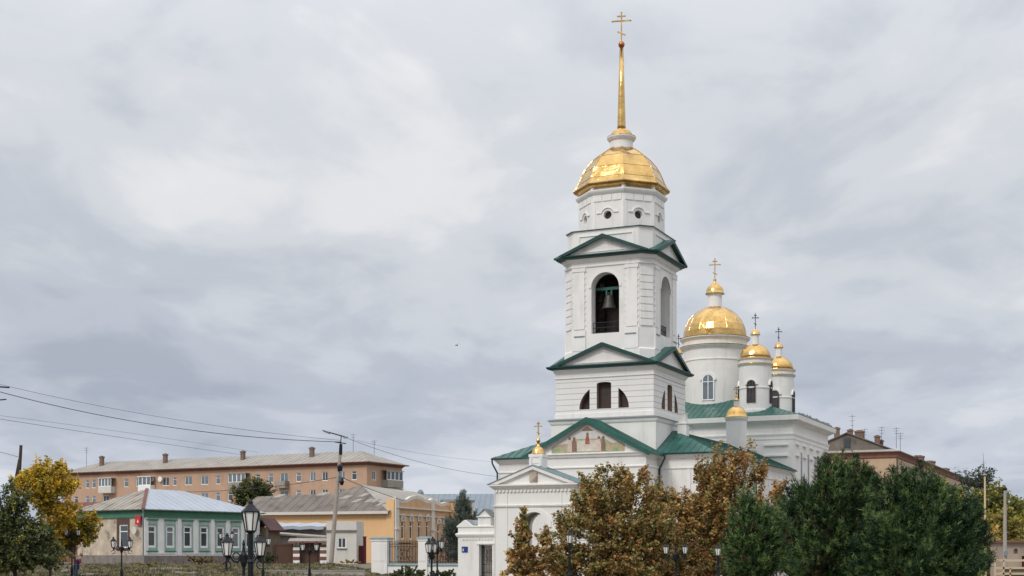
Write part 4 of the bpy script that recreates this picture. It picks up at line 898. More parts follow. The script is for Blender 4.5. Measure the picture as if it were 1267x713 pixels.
m.add([(-LR+.9, 1.2, HR+.3), (-.9, 1.2, HR+.3), (cz_, 1.2, hz_-.1), (-LR+.9, 1.5, HR+.3), (-.9, 1.5, HR+.3), (cz_, 1.5, hz_-.1)], [(0, 1, 2), (3, 4, 5), (0, 1, 4, 3), (1, 2, 5, 4), (2, 0, 3, 5)]); m.build('gable', 'slate_brown', RB)
m = MB()
for sg in (-1, 1): m.slab([(cz_+sg*(LR/2+.3), .9, HR+.1), (cz_+sg*(LR/2+.3), DR, HR+.1), (cz_, DR, hz_), (cz_, .9, hz_)], .14)
rr = m.build('roof', 'slate_brown', RB)
m = MB(); a = RFm.a(1048, 1.1); m.box(a-.45, a+.45, 1.05, 1.2, HR+.9, HR+2.3); m.build('attic_window', 'glass', RB)
for px, y0, b in ((1035.5, 529.5, 1.6), (1052, 532, 6), (1063.5, 533.5, 4), (1085.5, 539.5, 5), (1089.5, 545, 6)): chimney(rr, RFm.a(px, b), b, HR+.4, RFm.z(y0, RFm.a(px, b), b), .36 if px != 1063.5 else .6)
for px, y0 in ((1136, 564.5), (1150, 571), (1168, 580)): b = RFm.b(px, -2.5); chimney(rr, -2.5, b, HR+.4, RFm.z(y0, -2.5, b), .9)
for px, b, h in ((1054.5, 7, 5.5), (1070, 5, 3.2), (1091, 6, 3.5), (1109, 3, 3.0), (1114, 12, 3)): antenna(RB, RFm.a(px, b), b, HR+.7, h)
m = MB(); m.tube((.15, .0-.15, HR-.6), (.15, -.15, 0), .1, .1, 6); m.build('downpipe', 'brown_frame', RB)
# --- kiosk at the right edge
fx_ = lambda px: (px-PW/2)/FP*95
KI = thing('kiosk', 'small beige-pink pavilion with arched windows at the right edge', 'pavilion', (fx_(1244), 95, 0))
m = MB(); m.panel((0, 0, 0), (1, 0, 0), (0, -1, 0), rect(0, 5, 0, 2.5), [arch(.55, .85, 1.75, 2.1, 8), arch(1.25, 1.55, 1.75, 2.1, 8), rect(1.1, 2.1, 0, 1.6)], .2); m.box(0, 5, .25, 3, 0, 2.5); m.build('wall', 'beige_plaster', KI, recalc=False)
m = MB(); m.box(-.2, 5.2, -.3, 3.2, 2.502, 2.64); m.build('roof', 'brick_dark', KI); m = MB(); m.panel((0, .2, 0), (1, 0, 0), (0, -1, 0), rect(1.1, 2.1, 0, 1.6), [], 0); m.build('door', 'dark_red', KI)
BX = at(1231, 688, 70).x
BS = thing('barrier_frame', 'beige painted metal frame structure at the lower right corner', 'frame', (BX, 70, 0))
m = MB()
for z, e in ((1.38, .0), (1.0, .3), (.72, .3)): m.box(-.02+e*.2, 2.4, -.04, .04, z-.05, z+.05)
for u in (0, .42, .75, 1.5, 2.3): m.box(u-.04, u+.04, -.04, .04, 0, 1.38 if u < .5 or u > 2 else 1.0)
m.build('rail', 'beige_paint', BS); m = MB(); m.box(.46, 2.3, .06, .1, .1, .95); m.build('panel', 'stone', BS)
# --- yard buildings between green house and fence
WB = Frame(404, 132, 4)
W_ = WB.root('white_outbuilding', 'small plain white building with one window beside the concrete pole', 'outbuilding')
aw = WB.a(441); za = WB.z(645); zb = WB.z(657); a0, a1 = WB.a(417.5), WB.a(428.5); z0_, z1_ = WB.z(678.5), WB.z(665)
wo_ = block(W_, 'wall', 'cream', 0, aw, 0, 4, .2, za, front=[rect(a0, a1, z0_, z1_)], top=True, reveal=.15)
window(wo_, (a0+a1)/2, 0, z0_, a1-a0, z1_-z0_, 0, 'rect', 'white_frame', 'glass', 1, 0, .10, deep=.03)
m = MB(); m.box(-.05, aw+.08, -.14, -.001, zb-.08, zb+.08); m.box(a0-.05, a1+.05, -.1, -.001, z0_-.1, z0_-.001); m.build('ledge', 'stone', W_)
Yf = 133.0
fx = lambda px, d=Yf: (px-PW/2)/FP*d
fz = lambda py, d=Yf: CZ+(HY-py)/FP*d
def gate_thing(name, label, cat, px0, px1, y0, mat, d=Yf, base=699):
    o = thing(name, label, cat, (fx(px0, d), d, 0)); w = fx(px1, d)-fx(px0, d); h = fz(y0, d)
    m = MB(); m.box(0, w, 0, .08, .2, h); m.build('panel', mat, o)
    m = MB(); m.box(-.05, w+.05, -.05, -.001, h-.12, h+.05)
    for i in range(int(w/1.6)+1): m.box(i*1.6-.05, i*1.6+.05, -.06, -.001, .2, h)
    m.build('frame', mat, o); return o
gate_thing('sheet_metal_fence', 'brown sheet metal fence between dark bush and banded brick pier', 'fence', 340, 362.5, 673.5, 'brown_sheet')
gate_thing('sheet_metal_gate', 'brown sheet metal gate between the two red and white piers', 'gate', 371, 397.5, 672, 'brown_sheet')
gate_thing('red_gate', 'dark red metal gate between white outbuilding and fence pier', 'gate', 441.5, 450, 676, 'dark_red')
rp = thing('red_post', 'tall dark red post at the right side of the red gate', 'post', (fx(451.5), Yf-.2, 0)); m = MB(); m.box(-.14, .14, -.1, .1, .2, fz(665)); m.box(-.18, .18, -.14, .14, fz(665)+.002, fz(665)+.08); m.build('post', 'dark_red', rp)
for px, lb in ((367.3, 'left red and white banded brick gate pier'), (400.6, 'right red and white banded brick gate pier beside white outbuilding')):
    o = thing('gate_pier', lb, 'pier', (fx(px), Yf-.3, 0), 0, 'banded brick piers of the yard gate')
    m = MB(); h = fz(676 if px < 390 else 674); m.box(-.32, .32, -.2, .4, .2, h); m.build('pier', 'brick_dark', o)
    m = MB(); z = .9
    while z < h: m.box(-.28, .335, -.23, -.201, z, z+.28); z += .62
    m.build('white_band', 'white_frame', o)
cn = thing('gate_canopy', 'long thin grey and red canopy strip over the brown yard gate', 'canopy', (fx(358), Yf-.6, 0)); m = MB(); w = fx(405)-fx(358); m.slab([(0, -.3, fz(670)), (w, -.3, fz(670)), (w, .9, fz(666)), (0, .9, fz(666))], .1); m.build('canopy_sheet', 'slate', cn); m = MB(); m.box(0, w, -.35, -.3, fz(672), fz(669.8)); m.build('edge', 'brick_dark', cn)
D2 = 139
sh = thing('stone_shed', 'stone yard shed with sagging white-edged roof in front of the orange wall', 'shed', (fx(336, D2), D2, 0)); w = fx(404, D2)-fx(336, D2)
m = MB(); m.box(0, w, 0, 4, .2, fz(652, D2)); m.build('wall', 'stone', sh)
m = MB(); n = 9
for i in range(n):
    u0, u1 = w*i/n-.2, w*(i+1)/n-.2; s0, s1 = .06*math.sin(i*2.1), .06*math.sin((i+1)*2.1); zt = fz(652.5, D2)
    m.slab([(u0, -.6, zt+s0), (u1, -.6, zt+s1), (u1, 3, zt+.5+s1), (u0, 3, zt+.5+s0)], .05)
    m.add([(u0, -.62, zt+s0-.22), (u1, -.62, zt+s1-.22), (u1, -.62, zt+s1+.1), (u0, -.62, zt+s0+.1)], [(0, 1, 2, 3)])
m.build('roof', 'blue_metal', sh)
D3 = 136
s2 = thing('low_shed', 'low grey boarded shed with pale sloping roof edge behind the brown fence', 'shed', (fx(333, D3), D3, 0)); w = fx(403, D3)-fx(333, D3)
m = MB(); m.box(.4, w*.45, 0, 2, .2, fz(663, D3)); m.build('wall', 'concrete', s2)
m = MB(); m.slab([(0, -.4, fz(659.5, D3)), (w, -.4, fz(664.5, D3)), (w, 1.5, fz(662.5, D3)), (0, 1.5, fz(657.5, D3))], .14); m.build('roof', 'slate', s2)
# retaining wall along the lawn
rw = thing('low_wall', 'long low pale concrete wall with weeds along its foot', 'low wall', (fx(336, 104), 104, 0)); w = fx(451, 104)-fx(336, 104)
m = MB(); m.box(0, w, 0, .25, -.1, fz(706.5, 104)); m.box(-.03, w+.03, -.04, .29, fz(706.5, 104)+.002, fz(706.5, 104)+.06)
m.build('wall', 'concrete', rw)
# ------------------------------------------------------------------ lamps
def lantern(parent, x, y, z, s=1.0):
    """z = underside of the lantern"""
    m = MB(); m.lathe([(.03*s, -.02*s), (.05*s, .0), (.10*s, .03*s), (.105*s, .06*s)], 0, 0, 6); m.lathe([(.175*s, .40*s), (.18*s, .42*s), (.10*s, .50*s), (.045*s, .57*s), (.05*s, .60*s), (.015*s, .66*s)], 0, 0, 6)
    for i in range(6):
        a = math.pi*i/3; m.tube((.10*s*math.cos(a), .10*s*math.sin(a), .05*s), (.165*s*math.cos(a), .165*s*math.sin(a), .41*s), .014*s, .014*s, 4)
    l = m.build('lantern', 'black_iron', parent, loc=(x, y, z))
    m = MB(); m.lathe([(.088*s, .055*s), (.15*s, .40*s)], 0, 0, 6); m.build('lamp_glass', 'lamp_glass', l); return l
def pole_mesh(h, k=1.0):
    m = MB(); m.lathe([(.14*k, 0), (.14*k, .12), (.10*k, .2), (.085*k, .75), (.06*k, .85), (.045*k, .95), (.042*k, h*.72), (.055*k, h*.72+.03), (.04*k, h*.72+.08), (.038*k, h)], 0, 0, 10); return m
def lamp(px, ytop, d, label, spacing=None, rz=0, s=1.0, group='black lanterns along the park walk'):
    x = fx(px, d); zt = fz(ytop, d); g = max(gh(x, d), 0)-.02; H = zt-g
    o = thing('park_lamp', label, 'park lamp', (x, d, g), rz, group)
    if spacing is None:
        pole_mesh(H-.66*s, 1.35).build('pole', 'black_iron', o); lantern(o, 0, 0, H-.66*s, s)
    else:
        zf = H-.30*s
        m = pole_mesh(zf-.5); m.lathe([(.05, zf-.62), (.095, zf-.5), (.10, zf-.3), (.05, zf-.2), (.03, zf-.05), (.045, zf), (.01, zf+.12)], 0, 0, 10); m.build('pole', 'black_iron', o)
        for sg in (-1, 1):
            m = MB(); q = spacing/2; zl = H-.66*s
            m.path([(sg*x_, 0, z_) for x_, z_ in ((.05, zf-.28), (q*.35, zf-.5), (q*.62, zf-.46), (q*.8, zf-.34), (q, zl-.12), (q, zl))], .028, 6)
            m.path([(sg*(q*1.0+.10*math.cos(t)), 0, zl-.2+.10*math.sin(t)) for t in [i*.6 for i in range(10)]], .018, 5)
            m.path([(sg*(q*.45+.09*math.cos(t)), 0, zf-.32+.09*math.sin(t)) for t in [i*.63 for i in range(11)]], .018, 5)
            m.build('arm', 'black_iron', o); lantern(o, sg*q, 0, zl, s)
    return o
lamp(310, 617.5, 27, 'tall near single lantern lamp in front of the green house')
lamp(301.5, 659.5, 38, 'large twin lantern lamp just behind the tall single lantern', .89, 0, 1.0)
lamp(150.5, 664, 79, 'twin lantern lamp in front of the peeling house wall', .92)
lamp(89, 651.5, 97, 'twin lantern lamp beside the yellow tree and the bent person', .84)
lamp(280, 656.5, 108, 'small distant twin lantern lamp before the second window from the right', .88)
lamp(325.5, 662, 90, 'small twin lantern lamp partly hidden behind the tall single lantern', .72)
lamp(383, 669.5, 93, 'twin lantern lamp in front of the brown yard gate', .90)
lamp(541, 664, 72, 'twin lantern lamp in front of the iron fence panel, right one of a close pair', .9, R(62), 1.0)
lamp(534, 666, 60, 'dark twin lantern lamp in front of the fence, left one of a close pair', .75, R(76), 1.0)
lamp(704.8, 655.5, 64, 'single lantern lamp against the left edge of the autumn trees')
lamp(836, 671, 62, 'twin lantern lamp against the rusty autumn foliage', .84, 0, .82)
lamp(888.5, 672.5, 54, 'single lantern lamp between autumn tree and small pine', s=.75)
# utility pole
D = 120; x = fx(409, D); xt = fx(421.5, D)
UP = thing('utility_pole', 'leaning concrete utility pole with street lamp head in front of the orange building', 'utility pole', (x, D, .5))
zt = fz(554, D)-.5; dx = xt-x
m = MB(); m.tube((0, 0, 0), (dx, 0, zt), .21, .125, 10); m.build('pole', 'concrete_pole', UP)
m = MB(); m.tube((dx-.02, 0, zt-.6), (dx+.02, 0, zt+.3), .16, .13, 8); m.tube((dx, 0, zt+.3), (dx+.05, 0, zt+1.0), .04, .04); hd = fz(541, D)-.5
m.tube((fx(401, D)-x, -.1, fz(533.5, D)-.5), (fx(430, D)-x, .1, fz(541.5, D)-.5), .05, .05); m.tube((dx-.5, 0, fz(547, D)-.5), (dx+.45, 0, fz(549, D)-.5), .045, .045)
m.lathe([(.2, zt-2.0), (.24, zt-1.6), (.12, zt-1.45)], dx-.05, -.1, 8); m.lathe([(.1, zt-3.2), (.22, zt-2.9), (.1, zt-2.6)], dx+.12, -.2, 8)
m.build('crossarm', 'black_iron', UP)
m = MB(); m.add([(fx(399, D)-x, -.2, fz(532, D)-.5), (fx(408, D)-x, -.2, fz(535, D)-.5), (fx(408, D)-x, .2, fz(535, D)-.5), (fx(399, D)-x, .2, fz(532, D)-.5), (fx(400, D)-x, -.15, fz(534, D)-.5), (fx(408, D)-x, -.15, fz(537.5, D)-.5), (fx(408, D)-x, .15, fz(537.5, D)-.5), (fx(400, D)-x, .15, fz(534, D)-.5)], [(0, 1, 2, 3), (4, 5, 6, 7), (0, 1, 5, 4), (1, 2, 6, 5), (2, 3, 7, 6), (3, 0, 4, 7)])
m.build('lamp_head', 'grey_flashing', UP); m = MB(); m.box(fx(425, D)-x, fx(430.5, D)-x, -.15, .15, fz(542.5, D)-.5, fz(540.5, D)-.5); m.build('lamp_head', 'grey_flashing', UP)
for px0, y0, px1, y1, lab in ((22, 620, 26, 551, 'dark wooden pole rising behind the green bush at the left'), (7, 650, 22.5, 568, 'slanting brace pole leaning on the wooden pole')):
    p, q = at(px0, y0, 100), at(px1, y1, 100); o = thing('wooden_pole', lab, 'pole', (p.x-(q.x-p.x)*(p.z-.5)/(q.z-p.z), 100.0 if px0 > 10 else 100.3, .4)); m = MB(); m.tube((0, 0, 0), (q.x-o.location.x, 0, q.z-.4), .16, .11, 8); m.build('pole', 'wood_dark', o)
# poles on the right
o = thing('street_lamp_pole', 'grey pole with round dark lamp head near the right edge', 'street lamp', (fx(1243.5, 92), 92, 0)); m = MB(); m.tube((0, 0, 0), (0, 0, fz(607, 92)), .15, .085, 10); m.tube((-.18, 0, fz(630, 92)), (.18, 0, fz(630, 92)), .03); m.build('pole', 'concrete', o); m = MB(); m.lathe([(.06, fz(607.5, 92)), (.13, fz(606.5, 92)), (.14, fz(604.5, 92)), (.07, fz(603, 92))], 0, 0, 12); m.build('lamp_head', 'black_iron', o)
m = MB(); m.box(-.12, .12, -.25, -.13, fz(688, 92), fz(682, 92)); m.build('meter_box', 'grey_flashing', o)
o = thing('mast', 'thin pale mast with a needle tip standing before the yellow-green trees', 'mast', (fx(1218.5, 95), 95, 0)); m = MB(); m.tube((.05, 0, 0), (0, 0, fz(588, 95)), .09, .06, 8); m.build('pole', 'beige_paint', o)
m = MB(); m.tube((0, 0, fz(588, 95)), (-.12, 0, fz(560, 95)), .03, .01, 5); m.lathe([(.03, fz(590, 95)), (.2, fz(588, 95)), (.03, fz(586, 95))], 0, 0, 6); m.build('needle_tip', 'grey_flashing', o)
m = MB(); m.tube((0, 0, fz(655, 95)), (-.65, 0, fz(657, 95)), .06, .08); m.tube((.05, 0, fz(660, 95)), (.1, 0, fz(652, 95)), .13, .13); m.build('fitting', 'grey_flashing', o)
# wires
def wire(pts, d0, d1, label, r=.018):
    P = []
    for i in range(25):
        t = i/24; (x0, y0), (x1, y1), (x2, y2) = pts
        px = x0+(x2-x0)*t
        l = ((px-x1)*(px-x2))/((x0-x1)*(x0-x2))*y0+((px-x0)*(px-x2))/((x1-x0)*(x1-x2))*y1+((px-x0)*(px-x1))/((x2-x0)*(x2-x1))*y2
        P.append(at(px, l, d0+(d1-d0)*t))
    m = MB(); m.path(P, r, 4); o = m.build('overhead_wire', 'wire'); tag(o, label, 'wire', 'overhead wires')
wire([(-60, 468), (180, 524), (421, 547)], 95, 120, 'overhead wire, darkest one, running down from upper left to the concrete pole', .030)
wire([(-60, 461), (180, 513), (421, 545)], 95, 120, 'topmost faint overhead wire running from left edge to the concrete pole', .015)
wire([(-60, 509), (140, 540), (300, 563)], 95, 150, 'lower overhead wire from left edge down to the apartment roof', .018)
wire([(-60, 507), (140, 533), (320, 560)], 95, 150, 'faint second-lowest overhead wire above the apartment roof', .012)
wire([(429, 542), (520, 572), (640, 592)], 120, 150, 'overhead wire from the concrete pole down towards the gatehouse', .018)
wire([(421, 590), (330, 603), (210, 609)], 119.7, 150, 'low wire crossing in front of the apartment block windows', .03)
wire([(421, 590), (460, 606), (500, 620)], 119.7, 145, 'wire from the pole down across the brown roof', .03)
wire([(441, 545), (520, 561), (640, 573)], 120, 150, 'thin high wire right of the concrete pole in the sky', .011)
wire([(-20, 555), (10, 562), (24, 566)], 90, 100, 'short wire from left edge to the wooden pole', .015)
b_ = thing('insulator_arm', 'dark crossarm of a pole just showing at left edge of the sky', 'crossarm', tuple(at(-14, 480, 92))); m = MB(); m.tube((-.5, 0, .15), (1.35, 0, .02), .05, .05, 6); m.tube((-.5, 0, -.9), (1.15, 0, -.75), .04, .04, 6); m.tube((-.3, 0, -10), (-.3, 0, .6), .12, .09, 8); m.build('crossarm', 'black_iron', b_)
# bird
bd = MB(); bd.loft([[(-.22, 0, 0), (-.22, .01, 0), (-.22, 0, .01)], [(-.05, -.06, 0), (-.05, .06, 0), (-.05, 0, .09)], [(.1, -.05, .02), (.1, .05, .02), (.1, 0, .1)], [(.2, 0, .05), (.2, .01, .05), (.2, 0, .06)]]); bd.add([(0, 0, .05), (.1, 0, .05), (-.1, -.45, .25), (0, 0, .05), (.1, 0, .05), (-.1, .45, .25)], [(0, 1, 2), (3, 4, 5)])
bo = bd.build('bird', 'black_iron', None, loc=tuple(at(565, 428, 150))); bo.rotation_euler = (0, 0, R(40)); tag(bo, 'tiny dark bird flying in the grey sky left of the bell tower', 'bird')
# ------------------------------------------------------------------ person bending by the lamp
def person():
    px, d = 94.5, 92.0; x = fx(px, d); g = gh(x, d)
    P = thing('person', 'bent person in purple top and blue trousers working beside the left lamp', 'person', (x, d, g), R(15))
    V_ = [(0, 0, .92), (.02, 0, 1.08), (.10, 0, 1.24), (.20, 0, 1.38), (.25, 0, 1.45), (.31, 0, 1.55), (.33, 0, 1.66),
          (.0, .10, .88), (.03, .11, .50), (-.03, .12, .09), (.14, .12, .04), (0, -.10, .88), (-.02, -.11, .50), (-.12, -.12, .09), (.06, -.12, .04),
          (.18, .19, 1.36), (.26, .24, 1.08), (.38, .2, .86), (.42, .19, .78), (.18, -.19, 1.36), (.27, -.24, 1.08), (.41, -.18, .90), (.46, -.16, .82)]
    E_ = [(0, 1), (1, 2), (2, 3), (3, 4), (4, 5), (5, 6), (0, 7), (7, 8), (8, 9), (9, 10), (0, 11), (11, 12), (12, 13), (13, 14), (3, 15), (15, 16), (16, 17), (17, 18), (3, 19), (19, 20), (20, 21), (21, 22)]
    Rr = [.15, .14, .15, .13, .06, .095, .085, .09, .065, .045, .04, .09, .065, .045, .04, .07, .05, .035, .04, .07, .05, .035, .04]
    def skin(name, idx, grow, mat, par):
        mp_ = {o: i for i, o in enumerate(idx)}; me = bpy.data.meshes.new(name); me.from_pydata([V_[i] for i in idx], [(mp_[a], mp_[b]) for a, b in E_ if a in mp_ and b in mp_], [])
        o = mobj(name, me, par); sk = o.modifiers.new('s', 'SKIN'); ss = o.modifiers.new('u', 'SUBSURF'); ss.levels = 1; ss.render_levels = 1
        for i, v in enumerate(me.skin_vertices[0].data): v.radius = (Rr[idx[i]]+grow,)*2; v.use_root = (i == 0)
        me.materials.append(MATS[mat]); sk.use_smooth_shade = True
        dg = bpy.context.evaluated_depsgraph_get(); m2 = bpy.data.meshes.new_from_object(o.evaluated_get(dg)); o.modifiers.clear(); o.data = m2; return o
    b = skin('body', list(range(23)), 0, 'skin', P)
    skin('trousers', [0, 7, 8, 9, 11, 12, 13], .02, 'cloth_blue', P); skin('top', [0, 1, 2, 3, 15, 16, 19, 20], .025, 'cloth_purple', P)
    m = MB(); m.lathe([(.02, 1.79), (.08, 1.77), (.108, 1.70), (.112, 1.63), (.09, 1.56)], .31, 0, 10); m.build('hair', 'hair', P, smooth=True)
    m = MB()
    for q in (V_[10], V_[14]): m.box(q[0]-.2, q[0]+.06, q[1]-.055, q[1]+.055, 0, .1)
    m.build('shoe', 'cloth_dark', P)
person()
# ------------------------------------------------------------------ vegetation
def np_mesh(name, verts, nper, mats, midx, parent=None, smooth=False):
    n = len(verts)//nper; me = bpy.data.meshes.new(name)
    me.vertices.add(len(verts)); me.vertices.foreach_set('co', verts.astype(np.float32).ravel())
    me.loops.add(len(verts)); me.loops.foreach_set('vertex_index', np.arange(len(verts), dtype=np.int32))
    me.polygons.add(n); me.polygons.foreach_set('loop_start', np.arange(0, n*nper, nper, dtype=np.int32))
    for m in mats: me.materials.append(MATS[m])
    me.polygons.foreach_set('material_index', midx.astype(np.int32)); me.update(calc_edges=True)
    return mobj(name, me, parent)
def unit(n):
    v = rng.normal(size=(n, 3)); return v/np.linalg.norm(v, axis=1)[:, None]
def leaves(cent, size, up=.3):
    """one bent kite-shaped leaf per centre"""
    n = len(cent); nr = unit(n); nr[:, 2] = np.abs(nr[:, 2])+up; nr /= np.linalg.norm(nr, axis=1)[:, None]
    t = np.cross(nr, unit(n)); t /= np.linalg.norm(t, axis=1)[:, None]; b = np.cross(nr, t)
    s = (size*rng.uniform(.45, 1.5, n))[:, None]
    P = np.stack([cent-t*s*.5, cent+b*s*.42+t*s*.05+nr*s*.1, cent+t*s*.6, cent-b*s*.42+t*s*.05+nr*s*.1], 1)
    return P.reshape(-1, 3)
def blob_pts(blobs, n, shell=.55):
    vol = np.array([b[3]*b[4]*b[5] for b in blobs])**.75; vol = vol/vol.sum(); out = []
    for b, f in zip(blobs, vol):
        k = max(2, int(n*f)); u = unit(k); r = (shell+(1-shell)*rng.random(k))*rng.uniform(.75, 1.06, k)
        out.append(np.array(b[:3])+u*r[:, None]*np.array(b[3:6]))
    return np.concatenate(out)
def limbs(root, pts, base, top, r, mat, name='trunk', fork=.45, extra=()):
    m = MB(); base = Vector(base); top = Vector(top)
    k = 5; spine = [base.lerp(top, i/k)+Vector((random.uniform(-.08, .08), random.uniform(-.08, .08), 0))*(0 if i in (0,) else 1) for i in range(k+1)]
    for i in range(k): m.tube(spine[i], spine[i+1], r*(1-.8*i/k), r*(1-.8*(i+1)/k), 7)
    for p in pts:
        p = Vector(p); t = max(.12, min(.92, ((p.z-base.z)/(max(.1, top.z-base.z)))*.72)); q = base.lerp(top, t)
        mid = q.lerp(p, .5)+Vector((0, 0, -.12*(p-q).length*random.uniform(-.6, 1)))
        rr = r*(1-.8*t)*.35; m.tube(q, mid, rr, rr*.6, 5); m.tube(mid, p, rr*.6, rr*.18, 4)
    for p, q in extra: m.tube(p, q, .016, .006, 3)
    return m.build(name, mat, root, recalc=False)
def pxblobs(bl, d, depth=.9):
    out = []
    for px, py, rx, ry, *dd in bl:
        c = at(px, py, d+(dd[0] if dd else 0)); k = (d+(dd[0] if dd else 0))/FP; out.append((c.x, c.y, c.z, rx*k, max(rx, ry)*k*depth, ry*k))
    return out
def tree(name, label, bl, d, base_px, mats, weights, nclus, nleaf, size, crad, tr=.12, cat='tree', group=None, topy=None, bark='bark', shell=.35, ground=0, depth=.9, trunk=True, zones=None):
    bx = fx(base_px, d); root = thing(name, label, cat, (bx, d, ground), 0, group)
    bl = pxblobs(bl, d, depth); off = np.array([bx, d, ground])
    cs = blob_pts(bl, nclus, shell)-off; cs = cs[cs[:, 2] > .1]
    per = max(3, nleaf//len(cs)); k = len(cs)
    rad = crad*rng.uniform(.55, 1.45, k)
    idx = np.repeat(np.arange(k), per)
    # leaves sit in sprays: each cluster is a shoot leaving the crown outwards and upwards
    mid_ = cs.mean(0); tw = (cs-mid_); tw /= np.linalg.norm(tw, axis=1)[:, None]; tw = tw*.7+np.array([0, 0, .55])+unit(k)*.6; tw /= np.linalg.norm(tw, axis=1)[:, None]
    tt = rng.uniform(-1.25, .85, len(idx)); lat = .52-.22*np.abs(tt)
    L_ = cs[idx]+tw[idx]*(tt*rad[idx])[:, None]+unit(len(idx))*(rng.random(len(idx))**.6*rad[idx]*lat)[:, None]
    kp = L_[:, 2] > .05; L_ = L_[kp]; idx = idx[kp]
    tips = np.stack([cs-tw*rad[:, None], cs+tw*rad[:, None]*.8], 1)
    w = np.array(weights, float); w /= w.sum(); cm = rng.choice(len(mats), k, p=w)
    mi = np.where(rng.random(len(L_)) < .6, cm[idx], rng.choice(len(mats), len(L_), p=w))
    np_mesh('crown', leaves(L_, size), 4, mats, mi, root)
    if trunk:
        top = max(c[2] for c in cs)*.9; sel = cs[rng.choice(len(cs), min(len(cs), 60), replace=False)]
        tx_ = np.mean(cs[cs[:, 2] > top*.6][:, 0]) if (cs[:, 2] > top*.6).any() else 0
        limbs(root, sel, (0, 0, -.05), (tx_, 0, top), tr, bark, extra=tips if k > 60 else ())
    return root
for nme, c in (('leaf_rust', (.43, .235, .085)), ('leaf_brown', (.27, .175, .08)), ('leaf_olive', (.34, .29, .10)), ('leaf_green', (.13, .15, .055)), ('leaf_ochre', (.58, .39, .14)),
               ('leaf_yellow', (.78, .54, .05)), ('leaf_gold', (.48, .33, .06)), ('leaf_dark', (.06, .08, .035)), ('leaf_mid', (.125, .15, .06)), ('leaf_ygreen', (.32, .30, .06)),
               ('leaf_grey', (.11, .13, .10)), ('leaf_red', (.28, .07, .04)), ('weed_straw', (.30, .25, .16)), ('weed_green', (.13, .14, .06)), ('weed_brown', (.12, .09, .06))):
    leafmat(nme, c)
for nme, c in (('needle_dark', (.014, .036, .016)), ('needle', (.055, .10, .034)), ('needle_light', (.15, .22, .07)), ('needle_brown', (.11, .075, .04)), ('spruce_blue', (.17, .20, .17))):
    leafmat(nme, c, .12)
def pine(name, label, bl, d, base_px, ntuft, L=.30, group=None, mats=('needle_dark', 'needle', 'needle_light', 'needle_brown'), w=(.3, .42, .22, .06), wd=.022, nb=13, cat='pine', branch=120):
    """shoots covered in needles, gathered on branch clumps and pointing out and up"""
    bx = fx(base_px, d); root = thing(name, label, cat, (bx, d, 0), 0, group); off = np.array([bx, d, 0.0])
    B = pxblobs(bl, d, .95); cl = blob_pts(B, branch*2, .55)-off; cl = cl[cl[:, 2] > .15]; k = len(cl)
    per = max(4, ntuft//k); idx = np.repeat(np.arange(k), per); n = len(idx)
    mid_ = cl.mean(0)*np.array([1, 1, .6]); br = cl-mid_; br /= np.linalg.norm(br, axis=1)[:, None]; br = br*.8+np.array([0, 0, .5])+unit(k)*.35; br /= np.linalg.norm(br, axis=1)[:, None]
    tb = rng.uniform(-1, 1, n); c = cl[idx]+br[idx]*(tb*.66-.34)[:, None]+unit(n)*(rng.random(n)**.5*(.40-.22*tb))[:, None]*rng.uniform(.7, 1.2, k)[idx][:, None]
    out = c-np.array([0, 0, 1.5]); out[:, 2] *= .4; out /= np.linalg.norm(out, axis=1)[:, None]
    ax = out*.75+unit(n)*.55+np.array([0, 0, .85]); ax /= np.linalg.norm(ax, axis=1)[:, None]
    nb_ = nb; T = np.repeat(np.arange(n), nb_); N_ = len(T); A = ax[T]; s = rng.random(N_)
    base = c[T]+A*(s*L*1.1)[:, None]
    dr_ = unit(N_); dr_ -= A*np.sum(dr_*A, 1)[:, None]; dr_ /= np.linalg.norm(dr_, axis=1)[:, None]
    dr_ = dr_*.75+A*.8; dr_ /= np.linalg.norm(dr_, axis=1)[:, None]
    side = np.cross(dr_, unit(N_)); side /= np.linalg.norm(side, axis=1)[:, None]
    ln = (L*.55*rng.uniform(.7, 1.15, N_))[:, None]
    P = np.stack([base-side*wd*.6, base+side*wd*.6, base+dr_*ln+side*wd*.25, base+dr_*ln-side*wd*.25], 1).reshape(-1, 3)
    W = np.array(w)/sum(w); tm = rng.choice(len(mats), k, p=W)[idx]; alt = rng.choice(len(mats), n, p=W); tm = np.where(rng.random(n) < .55, tm, alt)
    np_mesh('crown', P, 4, list(mats), tm[T], root)
    top = cl[:, 2].max(); limbs(root, cl[rng.choice(k, min(k, 70), replace=False)], (0, 0, -.05), (0, 0, top*.93), .16, 'pine_bark'); return root
AUT = ['leaf_rust', 'leaf_brown', 'leaf_olive', 'leaf_green', 'leaf_ochre']
tree('maple_tree', 'slim young brown-leaved tree in front of the gatehouse arch', [(648, 634, 5, 12), (649, 650, 12, 12), (649, 666, 17, 12), (646, 682, 20, 14), (650, 700, 27, 14), (650, 716, 30, 12), (634, 684, 12, 10), (662, 684, 14, 14), (666, 700, 16, 14)], 66, 650, AUT, (.34, .24, .22, .05, .18), 110, 7000, .15, .30, .05, shell=.1)
tree('maple_tree', 'broad olive and rust autumn tree right of the young brown tree', [(792, 592, 14, 14), (805, 608, 14, 16), (745, 640, 48, 45), (775, 610, 26, 34), (735, 605, 22, 26), (765, 590, 9, 14), (750, 582, 7, 9), (722, 617, 16, 14), (700, 650, 20, 24), (705, 690, 26, 34), (760, 690, 50, 40), (790, 660, 26, 40), (800, 625, 14, 18), (815, 655, 22, 34), (812, 690, 26, 30), (690, 705, 30, 14), (760, 705, 60, 20)],
     70, 752, AUT, (.20, .14, .42, .10, .16), 640, 46000, .13, .46, .14, shell=.25)
